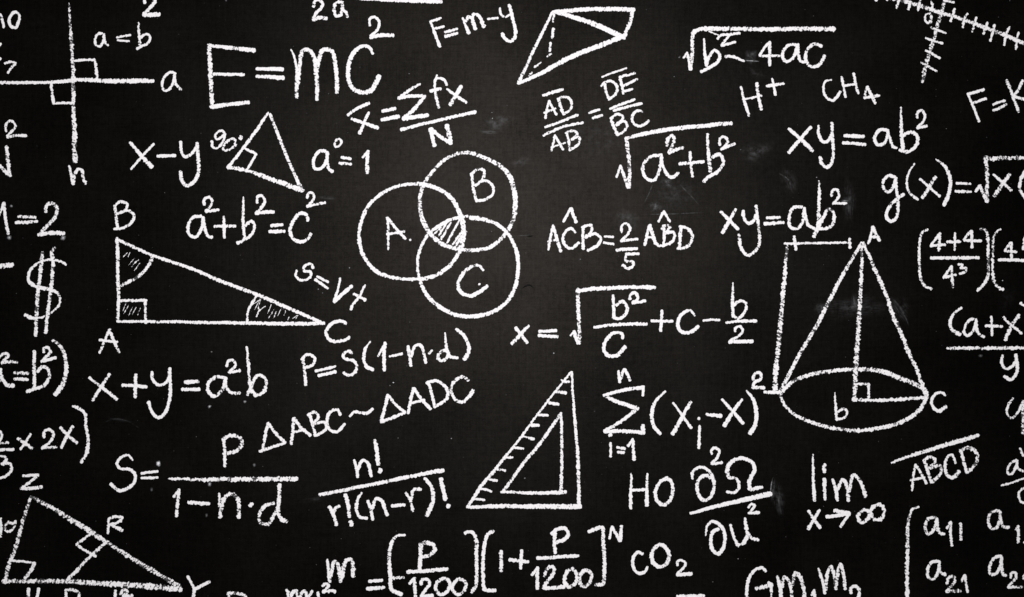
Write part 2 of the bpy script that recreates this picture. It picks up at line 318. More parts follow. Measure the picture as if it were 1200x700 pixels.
TRACE = r'''
T cropped_word|lettering|cropped chalk letters no at the top left corner of the board|
@ 0 0 20
G letter_n
s 3.2:.8 -95,660 -80,470 -50,370 0,345 35,400 65,500 92,655
G letter_o
s 3.6:.9 400,300 350,285 290,320 235,400 212,490 230,580 290,640 350,655 390,630 425,540 450,450 452,370 405,300
T cropped_fraction|formula|cropped chalk marks and a small seven at the left edge above the long horizontal line|
@ 0 40 10
G cropped_letter
s 3 -70,200 -30,165 12,112
s 3 -60,330 -20,310 10,285
G digit_seven
s 3.2 55,345 110,332 150,328 185,345
s 3:.7 178,350 130,400 92,458
T crossing_lines|diagram|chalk cross of a long horizontal and a long vertical line with two right angle marks|
@ 0 0 5
G horizontal_line
s 3.8:.85 -150,485 0,484 150,485 290,484,3.8 360,478,4.5 430,470,5 520,470 600,474,5.5 750,476,6 840,475,5.5 900,477,4.5
G vertical_line
s 4:.55 404,18,1.2 411,150,3.8 420,260,4.4 428,400,4.8 429,470,5 430,600,5 433,700,5.5 437,800,6 436,870,6 440,950,6
G right_angle_mark
s 3:.9 435,357 470,353 555,352
s 3.6:.7 555,352 563,400 570,465
G right_angle_mark
s 3.6:.8 300,490 306,540 315,605
s 3.2:.8 312,608 370,604 425,604
G letter_a
s 3.4:.9 1030,432 1000,423 965,450 950,500 962,530 985,530 1010,495 1025,440
s 3.6:.85 1022,438 1030,490 1045,510 1063,525
@ 0 80 5
G letter_n
s 3.6:.7 405,572,2.4 415,620 428,682
s 4:.65 430,680 440,620 460,592 480,598 490,650 502,678
T chalk_equation|formula|small chalk equation a = b in the upper right corner of the crossing lines|
@ 0 0 5
G letter_a
s 3 600,195 575,200 558,235 567,270 590,273 608,235 612,200
s 3 608,200 612,240 625,263 635,268
G equals_sign
s 2.6:.85 684,221 720,212 766,206
s 2.4:.85 688,236 720,240 758,242
G letter_b
s 3 812,132,1.4 815,200,3 820,262,4
s 3.2 802,288 830,272 862,258 880,225 870,203 845,205 825,222
T cropped_digit|lettering|cropped chalk digit 2 at the top edge above the small a = b|
@ 0 0 5
G digit_two
s 4.2:.8 848,20 850,-10 885,-20 908,5 882,45 842,84
l 5.5:.95 840,88 935,85
T cropped_fraction|formula|cropped chalk fraction with 2a and a thick bar at the top edge|
@ 230 0 5
G digit_two
s 4:.75 687,42 695,10 718,0 740,20 733,45 705,75 688,108
s 5:.8 684,117 720,105 764,109
G letter_a
s 3.8:.75 852,12 820,20 808,55 820,92 845,90 856,50 858,12
s 3.4:.75 852,20 862,60 880,78 885,102
@ 480 0 8.536
G fraction_bar
s 5.2:.9 -600,-32 -400,-12 0,8 150,14 320,18
T chalk_equation|formula|largest chalk equation E = mc squared near the top left|
@ 230 0 5
G letter_e
s 5.6:.7 76,262 82,400 87,500 92,630
s 5:.97 75,268,4 200,281,5 342,296,6
l 4:.97 100,436 280,438
s 5:.97 88,628,5.5 200,612 308,600
G equals_sign
s 4.4:.98 352,404,3.8 508,408,5.2
s 5.2:.97 352,448,4 512,457,6
G letter_m
s 4:.85 555,290,1.5 575,340,2.6 590,420,4 589,500,5 589,574,5
s 5.2:.7 593,490,6 605,380 622,300 650,292 683,320 700,400 707,480 707,586
s 5.2:.75 706,420 722,340 740,298 765,292 795,302 812,360 822,450 825,545
G letter_c
s 5:.92 1035,318,3 1018,282,3.8 985,269,4 940,290 905,340,5.4 890,420,5.4 898,490 930,528 980,543,5.8 1025,530 1050,490,6.4 1073,445,6
G digit_two
s 3.8:.95 1017,152,3 1013,115,3.4 1040,99 1070,125 1065,170 1020,212
s 5:.97 1018,222,3.4 1075,208 1155,207
T chalk_equation|formula|tilted chalk equation x bar equals sigma fx over N|
@ 400 60 6
G overbar
s 3.6:.95 45,452 110,405 195,365,4.4
G letter_x
s 4.2:.9 72,478 160,507 258,541,5
s 4.2:.93 193,430,3.4 160,505 128,580,5
G equals_sign
l 4.4:.97 288,424 380,402
s 4.6:.97 282,483,4.4 405,461,5.4
G sigma_sign
s 3.4:.95 555,231,2.8 470,280 402,330
s 4.2:.93 400,335 480,318 590,315
s 4.6:.85 586,318 510,410 435,475
s 5:.97 432,477 520,463 610,450
G letter_f
s 3.4:.85 742,240 728,208 690,190 666,196 657,240 665,310 685,400
s 2.4:.85 672,168 668,200
l 4:.95 625,282 700,264
G letter_x
s 3.6:.9 742,265,2.2 790,303 880,362
s 5:.85 843,245 805,310 765,380
G fraction_bar
s 4:.96 418,552 600,507 780,464 945,428,4.8
G letter_n
s 5:.93 625,545 640,600 655,668
s 4.6:.93 630,545 690,597 762,645
s 6:.8 742,520 755,580 768,652
T chalk_equation|formula|tilted chalk equation F = m - y right of the large exponent 2|
@ 480 0 8.536
G letter_f
s 3.6:.96 208,218,3 250,330 303,470,4
l 3.4:.96 205,220 315,184
l 3:.96 245,290 345,266
G equals_sign
l 3.2:.97 352,325 478,288
s 3.8:.97 355,370 480,335
G letter_m
s 3.8:.95 530,180,2.6 560,260 595,335,4.6
s 4.6:.9 562,215 590,175 622,185 640,240 660,295
s 4.2:.9 625,190 645,145 675,150 705,180 745,272,5
G minus_sign
l 2.8:.97 780,193 885,180
G letter_y
s 3.2:.95 906,80,2.4 905,120 925,160 965,172 1000,150
s 4.2:.9 995,50 1020,130 1042,220 1060,320 1050,385 1005,415 955,385 925,335
T tetrahedron_drawing|diagram|chalk tetrahedron with one dashed hidden edge at the top centre|
@ 600 0 6
G edge
s 3.6:.8 285,80,2.6 215,230,3.6 145,370,4 45,590,4.4
G edge
s 5.4:.93 290,82,4 400,76 520,66 640,65 860,70
G edge
s 6:.93 305,88,3.4 420,120,5.6 600,180,6.4 780,262,6.4
G edge
s 5:.65 852,65 832,150 785,272
G edge
s 5:.93 45,588,4 200,518 420,398,6 560,345 762,262
G dash
l 2.8:.8 292,95 288,155
G dash
l 3.2:.8 290,200 284,270
G dash
l 3.2:.8 272,300 266,362
G dash
l 2.4:.85 278,378 246,400
G dash
l 2:.8 205,440 156,476
G dash
l 1.8:.7 142,510 118,535
T chalk_equation|formula|tilted chalk ratio of AD over AB equals DE over BC, all with overbars|
@ 620 70 6.667
G overbar
l 3.6:.97 107,278 265,233
G letter_a
s 2.8:.85 156,322 140,390 128,460
s 3:.85 155,320 185,380 215,432
l 2.2:.85 116,418 208,380
G letter_d
s 3.6:.8 232,310 245,360 270,430
s 3.2:.8 222,310 260,294 308,300 332,335 322,390 270,428
G fraction_bar
s 3.4:.9 125,530 250,485 382,432
G overbar
s 3.2:.85 112,595 230,537 330,510 422,493
G letter_a
s 2.8:.8 203,590 190,650 175,712
s 3:.8 200,590 235,650 268,705
l 2.2:.85 172,688 285,650
G letter_b
s 3.2:.8 294,572 308,640 318,712
s 3.2:.75 285,575 345,555 378,580 330,625
s 3.2:.75 330,625 392,602 390,655 320,706
G equals_sign
l 3.2:.9 468,418 552,391
s 3.4:.9 496,458 530,448 573,436
G overbar
s 2.3:.95 568,137 660,100 762,65
G letter_d
s 3.4:.85 592,190 602,250 624,315
s 3.3:.9 563,207 600,174 650,172 688,215 678,265 624,312
G letter_e
s 3.4:.7 712,150 722,200 735,268
l 3.2:.85 705,140 828,106
s 3.4:.85 738,205 790,180 846,153
l 3.2:.85 735,250 808,228
G fraction_bar
s 3.2:.93 630,383 730,345 826,310
G overbar
s 3.6:.8 660,400 760,370 882,345
G letter_b
s 3.8:.85 640,462 665,530 692,592
s 3.3:.8 636,462 690,425 738,448 680,512
s 3.4:.8 680,512 740,480 768,510 745,555 688,590
G letter_c
s 3.4:.85 888,408 850,400 812,430 807,480 840,515 880,515 910,500 936,478,4
T chalk_equation|formula|chalk square root of b squared minus 4ac with a gap after the minus|
@ 790 10 4.8
G radical_sign
s 2.6:.9 52,280 75,248
s 4:.95 73,248,2.6 84,300 92,345,4.6
s 4.6:.85 92,345 103,240 103,165 108,128
s 4.8:.8 106,135 150,117 300,115 500,117 700,115,5.5 903,116,6
G letter_b
s 3.6:.95 167,170,2 172,250,3.6 182,325
s 4:.85 150,357 200,332 245,300 255,262 228,236 195,275 180,320
G digit_two
s 1.6:.8 195,128 250,150
s 4:.9 242,172,2.4 262,150,3 310,147 370,139,3.6
l 3:.95 310,152 266,208
s 3.4:.93 265,210 345,188
G minus_sign
s 3.8:.9 288,270 330,271 362,283 395,298,2
G digit_four
s 3.2:.9 537,190 505,225 480,265
l 3:.93 480,268 596,266
s 4:.9 538,188 536,322
G letter_a
s 3.8:.85 700,207 650,205 617,235 610,275 630,300 665,280 695,210
s 3.8:.85 696,208 698,260 715,300 740,300
G letter_c
s 4.4:.8 830,212 790,200 748,235 740,290 770,326 810,320 835,290 845,265
T chemical_symbol|lettering|chalk symbol H plus below the square root of b squared minus 4ac|
@ 790 10 4.8
G letter_h
s 3.6:.85 375,440,2.6 395,520 420,605
s 4:.85 465,420 475,500 490,570
l 3:.93 392,512 492,490
G plus_sign
l 3.2:.93 552,395 570,488
s 3.6:.9 520,437 565,430 618,422
T chemical_symbol|lettering|chalk symbol CH with a lowered 4 left of the ruled axes|
@ 790 10 4.8
G letter_c
s 3.2:.93 885,402,2.2 852,412 840,450 855,498 890,519 920,495 934,468,4
G letter_h
s 3:.85 942,385 955,450 965,500
s 3.4:.85 1009,365 1020,420 1036,480
l 3:.9 955,436 1025,424
G digit_four
s 3.2:.85 1084,440 1072,492
l 3.4:.85 1068,502 1155,490
s 3.8:.8 1085,440 1110,490 1132,536
T ruled_axes_drawing|diagram|two crossing chalk axes with many short tick marks in the top right corner|
@ 1000 0 6
G axis_line
s 5:.5 90,-60 330,2 450,35 540,65 620,92 730,125 860,170 980,215 1100,265 1200,307 1320,352
G axis_line
s 4.6:.38 660,-80 642,0 625,70 600,150 575,250 545,340 515,450 485,578
G tick_mark
l 2.8:.9 635,3 708,18
G tick_mark
l 2.8:.8 545,195 652,233
G tick_mark
l 2.8:.85 508,268 628,308
G tick_mark
l 2.8:.85 508,355 610,411
G tick_mark
l 2.8:.8 475,440 588,505
G tick_mark
l 3:.7 172,-50 162,8
G tick_mark
l 3:.7 250,-45 238,4
G tick_mark
l 3.4:.75 322,0 303,58
G tick_mark
l 3.2:.75 402,10 386,68
G tick_mark
l 3:.7 470,0 453,76
G tick_mark
s 3:.6 548,12 556,40 545,75
G tick_mark
l 2.8:.75 713,62 682,152
G tick_mark
s 2.8:.7 805,98 785,120 770,195
G tick_mark
l 2.8:.75 865,122 835,225
G tick_mark
l 3.2:.7 942,158 916,240
G tick_mark
l 3.2:.7 993,175 962,290
G tick_mark
s 2.8:.65 1099,190 1075,240 1060,320
G tick_mark
s 3:.65 1163,228 1150,280 1142,348
G letter_o
s 3:.7 540,92 510,105 504,140 525,163 546,145 548,108
T chalk_equation|formula|cropped chalk equation F = K at the right edge|
@ 1000 80 5.985
G letter_f
s 3.2:.93 805,185,2.6 845,280 882,375,3.6
l 3.6:.93 800,183 916,150
l 3.4:.93 838,245 932,215
G equals_sign
s 3:.85 980,258 1020,240 1065,229
s 3.4:.85 980,298 1030,276 1073,252
G letter_k
s 3.4:.85 1078,82 1115,190 1160,308
s 3.6:.75 1187,85 1158,150 1128,195
s 3.8:.85 1120,200 1160,210 1240,228
T chalk_equation|formula|upper chalk equation xy = ab squared, directly below the symbol CH 4|
@ 900 80 5
G letter_x
s 4.6:.93 120,355,3.6 190,415 262,484,5.4
s 4.6:.9 253,345,3.6 190,415 122,496,5
G letter_y
s 3.4:.9 296,335,2 298,390,4 325,433,4 352,425 375,385
s 4.4:.8 373,320 376,420 382,500 370,560 345,582 315,560 304,520
G equals_sign
s 4.4:.95 447,395 500,398 562,402
s 4:.95 438,438 500,442 570,448,4.6
G letter_a
s 4:.8 695,362 655,362 625,408 642,448 680,440 700,395 702,362
s 3.8:.85 702,370 715,420 732,460 754,468
G letter_b
s 4:.75 779,228,1.4 780,300,3.6 784,400,4.8 790,478,4.8
s 4.4:.75 770,480 815,492 858,465 878,415 855,380 815,380 790,400
G digit_two
s 3.2:.85 875,292 876,265 900,247 919,280 905,318 878,345
s 4:.9 873,351 930,339
T chalk_equation|formula|lower chalk equation xy = ab squared just above the cone drawing|
@ 820 180 5
G letter_x
s 4:.9 122,342 170,388 224,446
s 4.2:.85 212,326,3.4 170,398 132,465,5
G letter_y
s 4:.85 255,335 260,380 285,408 315,395 330,360
s 4:.75 330,305 338,380 350,470 345,540 315,580 280,597 245,560 228,475
G equals_sign
s 3.6:.93 392,377 470,375
s 4.2:.93 378,412 492,405
G letter_a
s 4:.8 600,312 548,318 525,370 530,430 565,442 600,405 612,330
s 4:.8 612,318 620,372 640,425 672,440
G letter_b
s 4:.75 697,160,1.8 700,260,4 697,360,4.6 692,430,4.6
s 4.6:.8 667,488,5.4 695,432 720,380 755,325,4 784,350 780,415 745,438 700,442
G digit_two
s 3.4:.85 770,250 776,220 803,212 816,248 780,292
l 3.4:.9 780,294 860,292
T chalk_equation|formula|chalk expression x minus y left of the 90 degree triangle|
@ 140 120 5
G letter_x
s 4.6:.8 62,235,3.6 120,303 190,380,6
s 3:.93 202,243 130,320 68,393
G minus_sign
s 4:.93 222,316 328,312
G letter_y
s 3.6:.85 358,230 365,290 385,320 425,300 450,260
s 4.6:.75 454,238 460,320 465,400 440,462 395,490 368,460 358,405
T right_triangle_drawing|diagram|tilted chalk triangle with a square corner marked 90 degrees|
@ 140 120 5
G side
s 3.6:.85 872,60,2.8 790,180,3.8 700,300,3.4 640,375,4
G side
s 5:.8 632,380,4.6 760,405,5 900,455,6 1065,512,6.5
G side
s 4:.65 882,68,3.4 930,190 985,330 1058,490
G right_angle_mark
l 3.2:.93 735,270 803,305
l 3.2:.93 803,305 748,394
G corner_patch
s 6:.6 1050,478 1072,520
G digit_nine
@ 240 140 17.07
s 2.9:.85 415,310 345,228 250,265 208,340 235,400 300,385 390,310
s 3:.8 400,300 372,430 300,540 215,583 150,545 138,430
G digit_zero
s 3:.75 620,425 560,385 445,440 380,520 372,600 430,622 545,580 635,505
s 2.6:.7 575,380 612,440 600,500
G degree_dot
l 5.4:.85 705,385 735,350
T chalk_equation|formula|chalk equation a to the power zero = 1 right of the 90 degree triangle|
@ 200 150 5
G letter_a
s 4:.9 908,136 868,138 838,190 846,238 885,235 912,190 920,142
s 4:.9 918,140 918,210 930,243 950,258
G digit_zero
s 3:.8 990,65 964,82 964,108 988,106 1001,82 986,65
G equals_sign
l 3.6:.9 1000,173 1056,183
l 3.8:.9 988,207 1058,214
G digit_one
l 3.4:.9 1125,174 1155,140
s 4.6:.85 1157,135 1152,200 1150,265
T chalk_equation|formula|chalk equation a squared + b squared = c squared above the shaded right triangle|
@ 200 150 5
G letter_a
s 4:.85 180,518 135,523 104,570 108,622 145,640 182,590 190,528
s 4:.85 190,522 200,590 220,636 244,641
G digit_two
s 3.4:.85 198,452 199,420 225,408 242,430 230,465 204,490
s 3.6:.85 206,491 282,480
G plus_sign
l 3.6:.85 312,520 316,645
l 3.6:.85 256,578 380,576
G letter_b
s 3.6:.75 427,403,1.8 425,500,3.6 428,600,4 432,650,4
s 3.8:.8 390,675,4.4 430,657 478,620 492,572 472,546 438,575
G digit_two
s 3.6:.9 506,440 508,405 535,396 551,430 530,470 500,500
s 4.4:.93 498,501 550,495 605,492
G equals_sign
l 4:.93 588,573 656,568
l 4.4:.93 578,608 668,605
G letter_c
s 4.4:.8 803,545 797,512 760,500 715,550 700,610 725,655 770,666 802,650 822,620
G digit_two
s 3.2:.85 800,412 806,385 830,380 841,405 822,440 800,460
s 3.4:.85 798,462 860,448 906,437
T venn_diagram|diagram|three overlapping chalk circles lettered A, B and C with a hatched middle|
@ 400 170 5
G circle|chalk circle around the letter A
s 4.8:.75 430,228,4 300,252,4.2 180,330,4.6 120,440,4.8 105,540,5 125,640,5 190,730,5 270,768,4.5 400,788,4.2 540,769,4.6 625,718,5 682,642,5 708,565,6.5 715,490,6.5 697,410,6 650,320,5.6 580,263,5 500,236,4.8 430,228,4.8
G circle|chalk circle around the letter B
s 4.8:.62 732,45,4.4 620,78,4.2 540,150,4.4 490,220,4.6 463,300,5.2 465,400,5.4 490,470,6 530,530,5.6 590,580,5.6 690,610,5 790,617,4.8 870,600,4.8 940,545,5 995,465,5.4 1018,380,6.4 1015,280,6.4 990,190,6.2 940,130,5.8 860,85,5 732,45,5
@ 400 240 5
G circle|chalk circle around the letter C
s 4.4:.85 740,66,4 650,85 580,120 510,175,4.4 465,250,4 447,340,3.6 460,440,4 510,540,4.8 580,600,5.2 670,645,5.4 770,655,5.4 870,635,5.4 960,580,4.8 1015,490,5 1036,380,4.8 1025,270,5 975,170,4.6 900,108,4.6 830,86,5.4 755,75,5.6
@ 400 170 5
G letter_a
s 3:.8 272,425,3.6 275,520,3 277,615,2
s 3.6:.85 275,430 320,488 375,552
l 3:.85 266,525 370,506
G chalk_dot
l 2.4:.8 403,553 405,560
G letter_b
s 3.6:.7 765,175 775,260 790,325
s 3.6:.7 760,175 800,143 835,150 832,195 785,240
s 3.6:.7 785,240 840,208 885,235 888,285 845,318 788,328
@ 400 240 5
G letter_c
s 4:.8 833,385,3.2 805,357 760,365 710,410,4.6 684,465,4.8 700,515 755,534 810,510 855,475,4.6
G chalk_dot
l 2:.8 805,470 813,462
@ 480 240 11.66
G hatch_line
l 2.6:.8 505,255 395,425
G hatch_line
l 2.8:.8 565,245 430,475
G hatch_line
l 2.8:.85 690,200 510,520
G hatch_line
l 2.8:.85 705,390 590,545
G hatch_line
s 2.8:.8 775,365 710,430 635,560
G hatch_line
l 2:.8 430,310 335,400
T chalk_equation|formula|chalk equation angle ACB = two fifths of angle ABD, with two hats|
@ 620 220 5.985
G letter_a
s 3.2:.9 168,262,2.4 150,350 135,437
s 4.2:.85 168,270,3 195,360 224,448
l 3:.85 132,379 200,362
G hat
l 3.4:.97 240,240 292,145
l 4.2:.97 294,145 330,245
G letter_c
s 3.6:.93 327,315,2.6 290,285 250,320 238,370 262,413 300,426 335,400 350,385
G letter_b
s 4:.75 380,272 378,350 380,432
s 3.6:.9 370,280 430,266 442,298 395,350
s 4:.85 395,350 460,323 502,358 480,405 410,442
G equals_sign
l 2.8:.93 528,343 592,345
l 3:.93 522,386 594,398
G digit_two
s 3.2:.93 648,315 650,265 680,250 708,280 690,330 645,372
s 3.4:.93 643,376 700,366 762,360
G fraction_bar
s 4:.97 612,438 758,427
G digit_five
s 3.2:.8 680,470 678,515 722,515 732,545 695,570 655,542
l 3.6:.93 678,467 770,464
G letter_a
s 3.6:.85 842,265 828,330 812,405
s 4.4:.8 845,262 865,330 885,385 908,408
l 3:.9 825,350 872,345
G hat
l 3.2:.95 908,240 945,165
l 3.2:.95 945,165 988,240
G letter_b
s 3.6:.75 943,265 945,340 945,405
s 3.4:.75 930,292 960,262 987,275 950,325
s 3.6:.75 950,325 1012,315 1014,370 965,400 912,412
G letter_d
s 4:.7 1065,272 1060,350 1055,425
s 4:.75 1055,273 1110,285 1145,335 1130,395 1095,420 1040,426
T chalk_equation|formula|chalk equation x = square root of b squared over c, right of the circles|
@ 590 310 5
G letter_x
s 4:.9 70,370 140,460
s 4:.9 148,358,3.4 100,410 48,465,4.6
G equals_sign
l 4:.93 208,392 310,388
s 3.8:.9 205,416 318,424
G radical_sign
s 2.6:.9 392,418 412,391
s 4.4:.9 412,391 440,463
s 4.8:.7 442,465 445,400 440,300 436,200 437,142
s 5:.85 428,158 520,143 620,139 760,133 888,135
G letter_b
s 4:.93 642,180,3.4 645,250 648,312
s 4:.93 640,312 682,318 722,280 724,250 697,215 660,240
G digit_two
s 3.6:.85 740,205 745,175 775,170 787,200 757,226
s 3.8:.85 755,226 790,222 832,214
G fraction_bar
s 4:.93 530,370,3.2 620,356 720,350 840,350
G letter_c
s 4.6:.85 700,435,3.4 690,405,3.8 650,400 605,440 588,490 610,530 660,535 690,510 712,480,5
G plus_sign
s 4:.9 928,268,3 925,330 920,390,4.6
l 3.6:.93 866,330 992,334
G letter_c
s 4:.88 1122,300,3 1095,270,3.4 1050,288 1022,340,4.6 1035,388 1080,400 1115,385 1142,362,4.6
@ 740 320 7.5
G minus_sign
s 3:.97 630,420 700,411 776,413
G letter_b
s 3.8:.75 893,85,1.4 890,200,3.6 888,300,4.4 893,385,4.6
s 3.6:.8 895,290 950,248 1000,260 1008,310 975,370 935,398 895,378
G fraction_bar
s 3.6:.96 830,436,3 950,422 1098,423,4
G digit_two
s 3.8:.88 908,515,3 920,480,3.2 955,472 978,510 940,555 868,592
s 4.6:.95 858,607 1065,600
T cone_drawing|diagram|chalk cone with a dotted height measure, lettered A, b and C|
@ 870 260 5
G measure_line
s 2.8:.85 245,128 400,127 625,121
G tick_mark
s 3.8:.9 303,85 307,120 313,165
G tick_mark
s 3.4:.8 627,98 632,155
G measure_line
s 4.6:.55 262,140,3.4 250,280,4.4 235,450,5.4 215,700,6 197,850,6 190,985,5.5
G tick_mark
l 4:.9 128,998 218,1000
G cone_side
s 4.6:.62 700,122,3.6 600,290,4.6 500,480,5 440,600,5 350,750,5 290,860,5 222,1000,5
G height_line
s 5:.55 700,135,3.4 698,300,4.4 688,480,5.4 678,650,6 665,850,6 655,1048,5.5
G cone_side
s 4.8:.65 706,122,3.6 760,240,4.4 830,400,4.6 900,590,4.8 960,730,4.8 1030,890,4.8 1075,1020,5
G ellipse
s 5:.6 222,1010,4.4 290,940,4.8 400,895,4.6 550,871,4.6 700,865,5 830,880,6.2 920,915,6 1010,950,6 1070,990,6 1080,1030,6
s 4.6:.65 220,1012,3.6 245,1070,3.6 320,1138,4 450,1190,4.4 600,1218,4.4 700,1222,5 850,1200,5 960,1160,5 1040,1100,5 1078,1030,5
G radius_line
s 4:.7 650,1040 800,1046 950,1040 1065,1030
G right_angle_mark
s 3:.75 655,952 742,950
s 3.4:.85 740,950 740,1036
G letter_b
s 3.2:.85 543,1000,1.4 546,1080,3 553,1158,3.6
s 3.2:.75 550,1160 600,1146 614,1115 592,1095 560,1112
G letter_a
s 3.2:.9 763,28 752,80 738,130
s 4.2:.85 765,28 785,80 803,112
l 3:.85 745,90 800,88
@ 1000 445 5.985
G letter_c
s 3.6:.88 645,112,3 620,90 575,102 548,150 562,195 600,220 652,190,4.6
T chalk_equation|formula|cropped chalk equation g of x = square root at the right edge|
@ 1000 170 5.985
G letter_g
s 4:.85 292,225 250,214 210,250 210,300 245,330 282,290 295,232
s 4:.75 298,230 305,330 315,420 300,510 265,536 235,510 242,450 280,400 355,345
G parenthesis
s 3.6:.8 430,130,1.8 390,190 375,260 390,330 452,385,3.6
G letter_x
s 3:.93 466,238 530,295 607,362
s 4.6:.75 578,225 530,300 485,372,5
G parenthesis
s 4.4:.8 578,98,1.4 640,150,4 678,230,4.8 675,320,4.8 635,425,5
G equals_sign
l 3.2:.9 722,270 822,273
s 3.6:.9 715,326 825,330
G radical_sign
s 3.6:.8 858,328 886,284
s 4.2:.85 886,284 938,400
s 4.8:.45 938,400 938,250 930,82
s 4.8:.5 920,98 1060,93 1320,90
G letter_x
s 3.6:.8 982,208 1110,320
s 4.8:.6 1098,205 1050,270 990,360
G parenthesis
s 4:.75 1215,170 1175,240 1168,310 1210,380
T chalk_equation|formula|cropped chalk product of bracketed fractions, 4 + 4 over 4 cubed first|
@ 1000 250 5.985
G parenthesis
s 3.6:.8 522,113,3 482,135 466,200 462,350 472,455 500,508 548,531,4
G digit_four
s 3.2:.85 610,140 545,225
s 3.2:.85 540,230 645,222
s 3.6:.75 606,142 600,265
G plus_sign
l 2.8:.8 712,138 710,260
l 2.8:.9 655,201 752,200
G digit_four
s 3.2:.85 817,130 775,188
s 3.4:.85 776,190 898,195
s 4:.8 828,123 830,242
G fraction_bar
s 4:.93 543,315 880,312
G digit_four
s 3.2:.8 690,370 632,450
s 3.2:.8 630,452 720,433
s 3.4:.7 688,372 698,520
G digit_three
s 3:.8 735,360 765,362 752,386 790,386 788,408 745,426
G parenthesis
s 4.2:.6 888,112,3 925,116 943,170 946,300 945,430 922,488 870,545,4
G parenthesis
s 4.2:.6 1032,110,2.6 988,150 978,300 977,430 995,500 1050,540,3.6
G digit_four
s 3:.8 1102,205 1060,262
s 3.2:.8 1060,265 1145,270
s 3.8:.75 1106,205 1108,318
G digit_one
s 3:.7 1200,170 1192,255
G fraction_bar
s 4:.75 1018,328 1110,328 1320,334
T chalk_equation|formula|chalk equation ending 1 = 2 at the left edge above the dollar sign|
@ 0 220 5.985
G digit_one
s 3.2:.8 -8,195 25,112
s 4:.75 27,105 38,220 58,325
G equals_sign
s 3.6:.75 128,203 250,208
s 4:.8 110,246 190,243 262,238
G digit_two
s 4.4:.6 325,172,5 325,130,4.6 365,110 400,140 385,210 330,270 285,320
s 5.4:.8 268,332,4.4 350,318 450,322
T chalk_dash|lettering|thick cropped chalk dash at the left edge beside the dollar sign|
@ 0 280 5.985
G dash
s 6:.8 -60,192 0,190 90,183
T dollar_sign|lettering|tall chalk dollar sign with two long speckled vertical bars|
@ 0 280 5.985
G curved_stroke
s 3.4:.68 465,183,3 420,157,3 330,149,2.8 250,180,2.4 205,230,3.4 205,300,4.2 260,337,4.6 360,360,4.6 415,393,3.8 422,450,2.8 370,512,2.2 290,552,3 225,555,4.6 175,533,4.2
G bar
s 4.8:.55 298,95 285,220 270,350 258,500 250,680
G bar
s 5.2:.55 388,60,2.6 365,92,4.4 372,170 360,330 340,480 320,660
T shaded_triangle_drawing|diagram|large chalk right triangle lettered A, B and C with hatched angles|
@ 0 0 1
G side
s 4.2:.7 137.5,279 138,300 138,320 139,345 138,377
G side
s 4.2:.72 138,281,3.6 178,299 210,310 240,321 250,326 300,345,4.6 340,362,4.6 379,379,4
G side
s 3.6:.85 137,376.8,3 200,377.2 240,378 300,378.8,4.4 340,379.5,4.8 380,379,4.4
@ 110 230 5
G angle_arc
s 4:.65 345,350 320,410 250,478 160,525
G hatch_line
l 0.55:.75 172,357 197,330
G hatch_line
l 0.55:.75 212,330 200,356
G hatch_line
l 0.55:.75 205,405 240,363
G hatch_line
l 0.55:.75 222,415 262,370
G hatch_line
l 0.55:.75 237,437 270,392
@ 0 0 1
G right_angle_mark
l 3.4:.8 140,352.5 172,352
l 3.4:.8 170,354 170.7,379
@ 0 280 5.985
G hatch_line
l 0.50:.75 862,505 885,455
G hatch_line
l 0.50:.75 868,525 902,465
G hatch_line
l 0.55:.75 900,538 930,478
G hatch_line
l 0.55:.75 928,530 957,480
G hatch_line
l 0.61:.75 965,535 985,485
@ 280 330 10
G angle_arc
s 3:.93 215,165 160,240 115,340 98,465
G hatch_line
l 0.55:.75 150,275 255,210
G hatch_line
l 0.55:.75 185,330 250,205
G hatch_line
s 0.55:.75 225,330 238,270 262,215
G hatch_line
s 1.3:.7 205,415 245,340 310,288
G hatch_line
s 0.61:.75 335,375 360,320 378,270
G hatch_line
l 0.61:.75 345,435 412,325
G hatch_line
l 0.55:.75 400,430 437,350
G hatch_line
l 0.55:.75 455,405 497,310
G hatch_line
l 0.44:.75 530,400 545,340
G hatch_line
l 0.55:.75 575,455 588,408
G hatch_line
l 0.50:.75 628,435 685,395
G hatch_line
l 0.55:.75 665,440 692,395
@ 240 280 5
G letter_c
s 3.6:.88 828,498,4.4 800,480 740,500 710,545,4 730,590 790,601 830,588 848,575
@ 110 230 5
G letter_b
s 3.6:.7 122,55 130,120 140,188
s 3.4:.75 120,60 155,33 195,47 185,80 135,105
s 3.6:.7 135,105 200,85 236,112 220,155 170,185 118,192
@ 0 380 5.985
G letter_a
s 3:.85 766,38 730,125 698,203
s 3.8:.8 766,38 800,120 837,198
s 3:.85 697,110 825,125
T chalk_equation|formula|small downward tilted chalk equation s = vt above the letter C|
@ 240 280 5
G letter_s
s 3.4:.85 635,173 620,148 586,160 582,188 620,195 620,220 590,242 552,238 534,215 540,185
G equals_sign
l 3.2:.9 658,220 724,254
l 3.6:.93 646,238 722,290
G letter_v
s 3.2:.93 795,230,2.4 780,300 757,370
s 4.6:.95 757,370 800,330 862,276
G letter_t
s 3.6:.85 940,270,2.4 905,340 872,380 855,415
l 4:.85 872,322 942,359
T chalk_equation|formula|chalk equation P = S times bracketed 1 minus n dot d|
@ 340 360 5
G letter_p
s 3.6:.8 75,298 85,380 91,458
s 3.6:.85 66,308 100,278 142,295 135,335 90,355
G equals_sign
l 3.2:.93 148,377 266,347
l 4:.93 165,402 268,378
G letter_s
s 3.8:.85 362,272 345,258 310,282 322,302 370,315 391,345 375,388 345,401 312,385
G parenthesis
s 4:.9 470,200,1.6 440,250,3.8 433,310,4.4 450,352 487,369,4.4
G digit_one
s 3:.9 515,288 555,217
s 4.4:.85 557,208 550,290 553,372
G minus_sign
l 3.2:.97 582,289 657,272
G letter_n
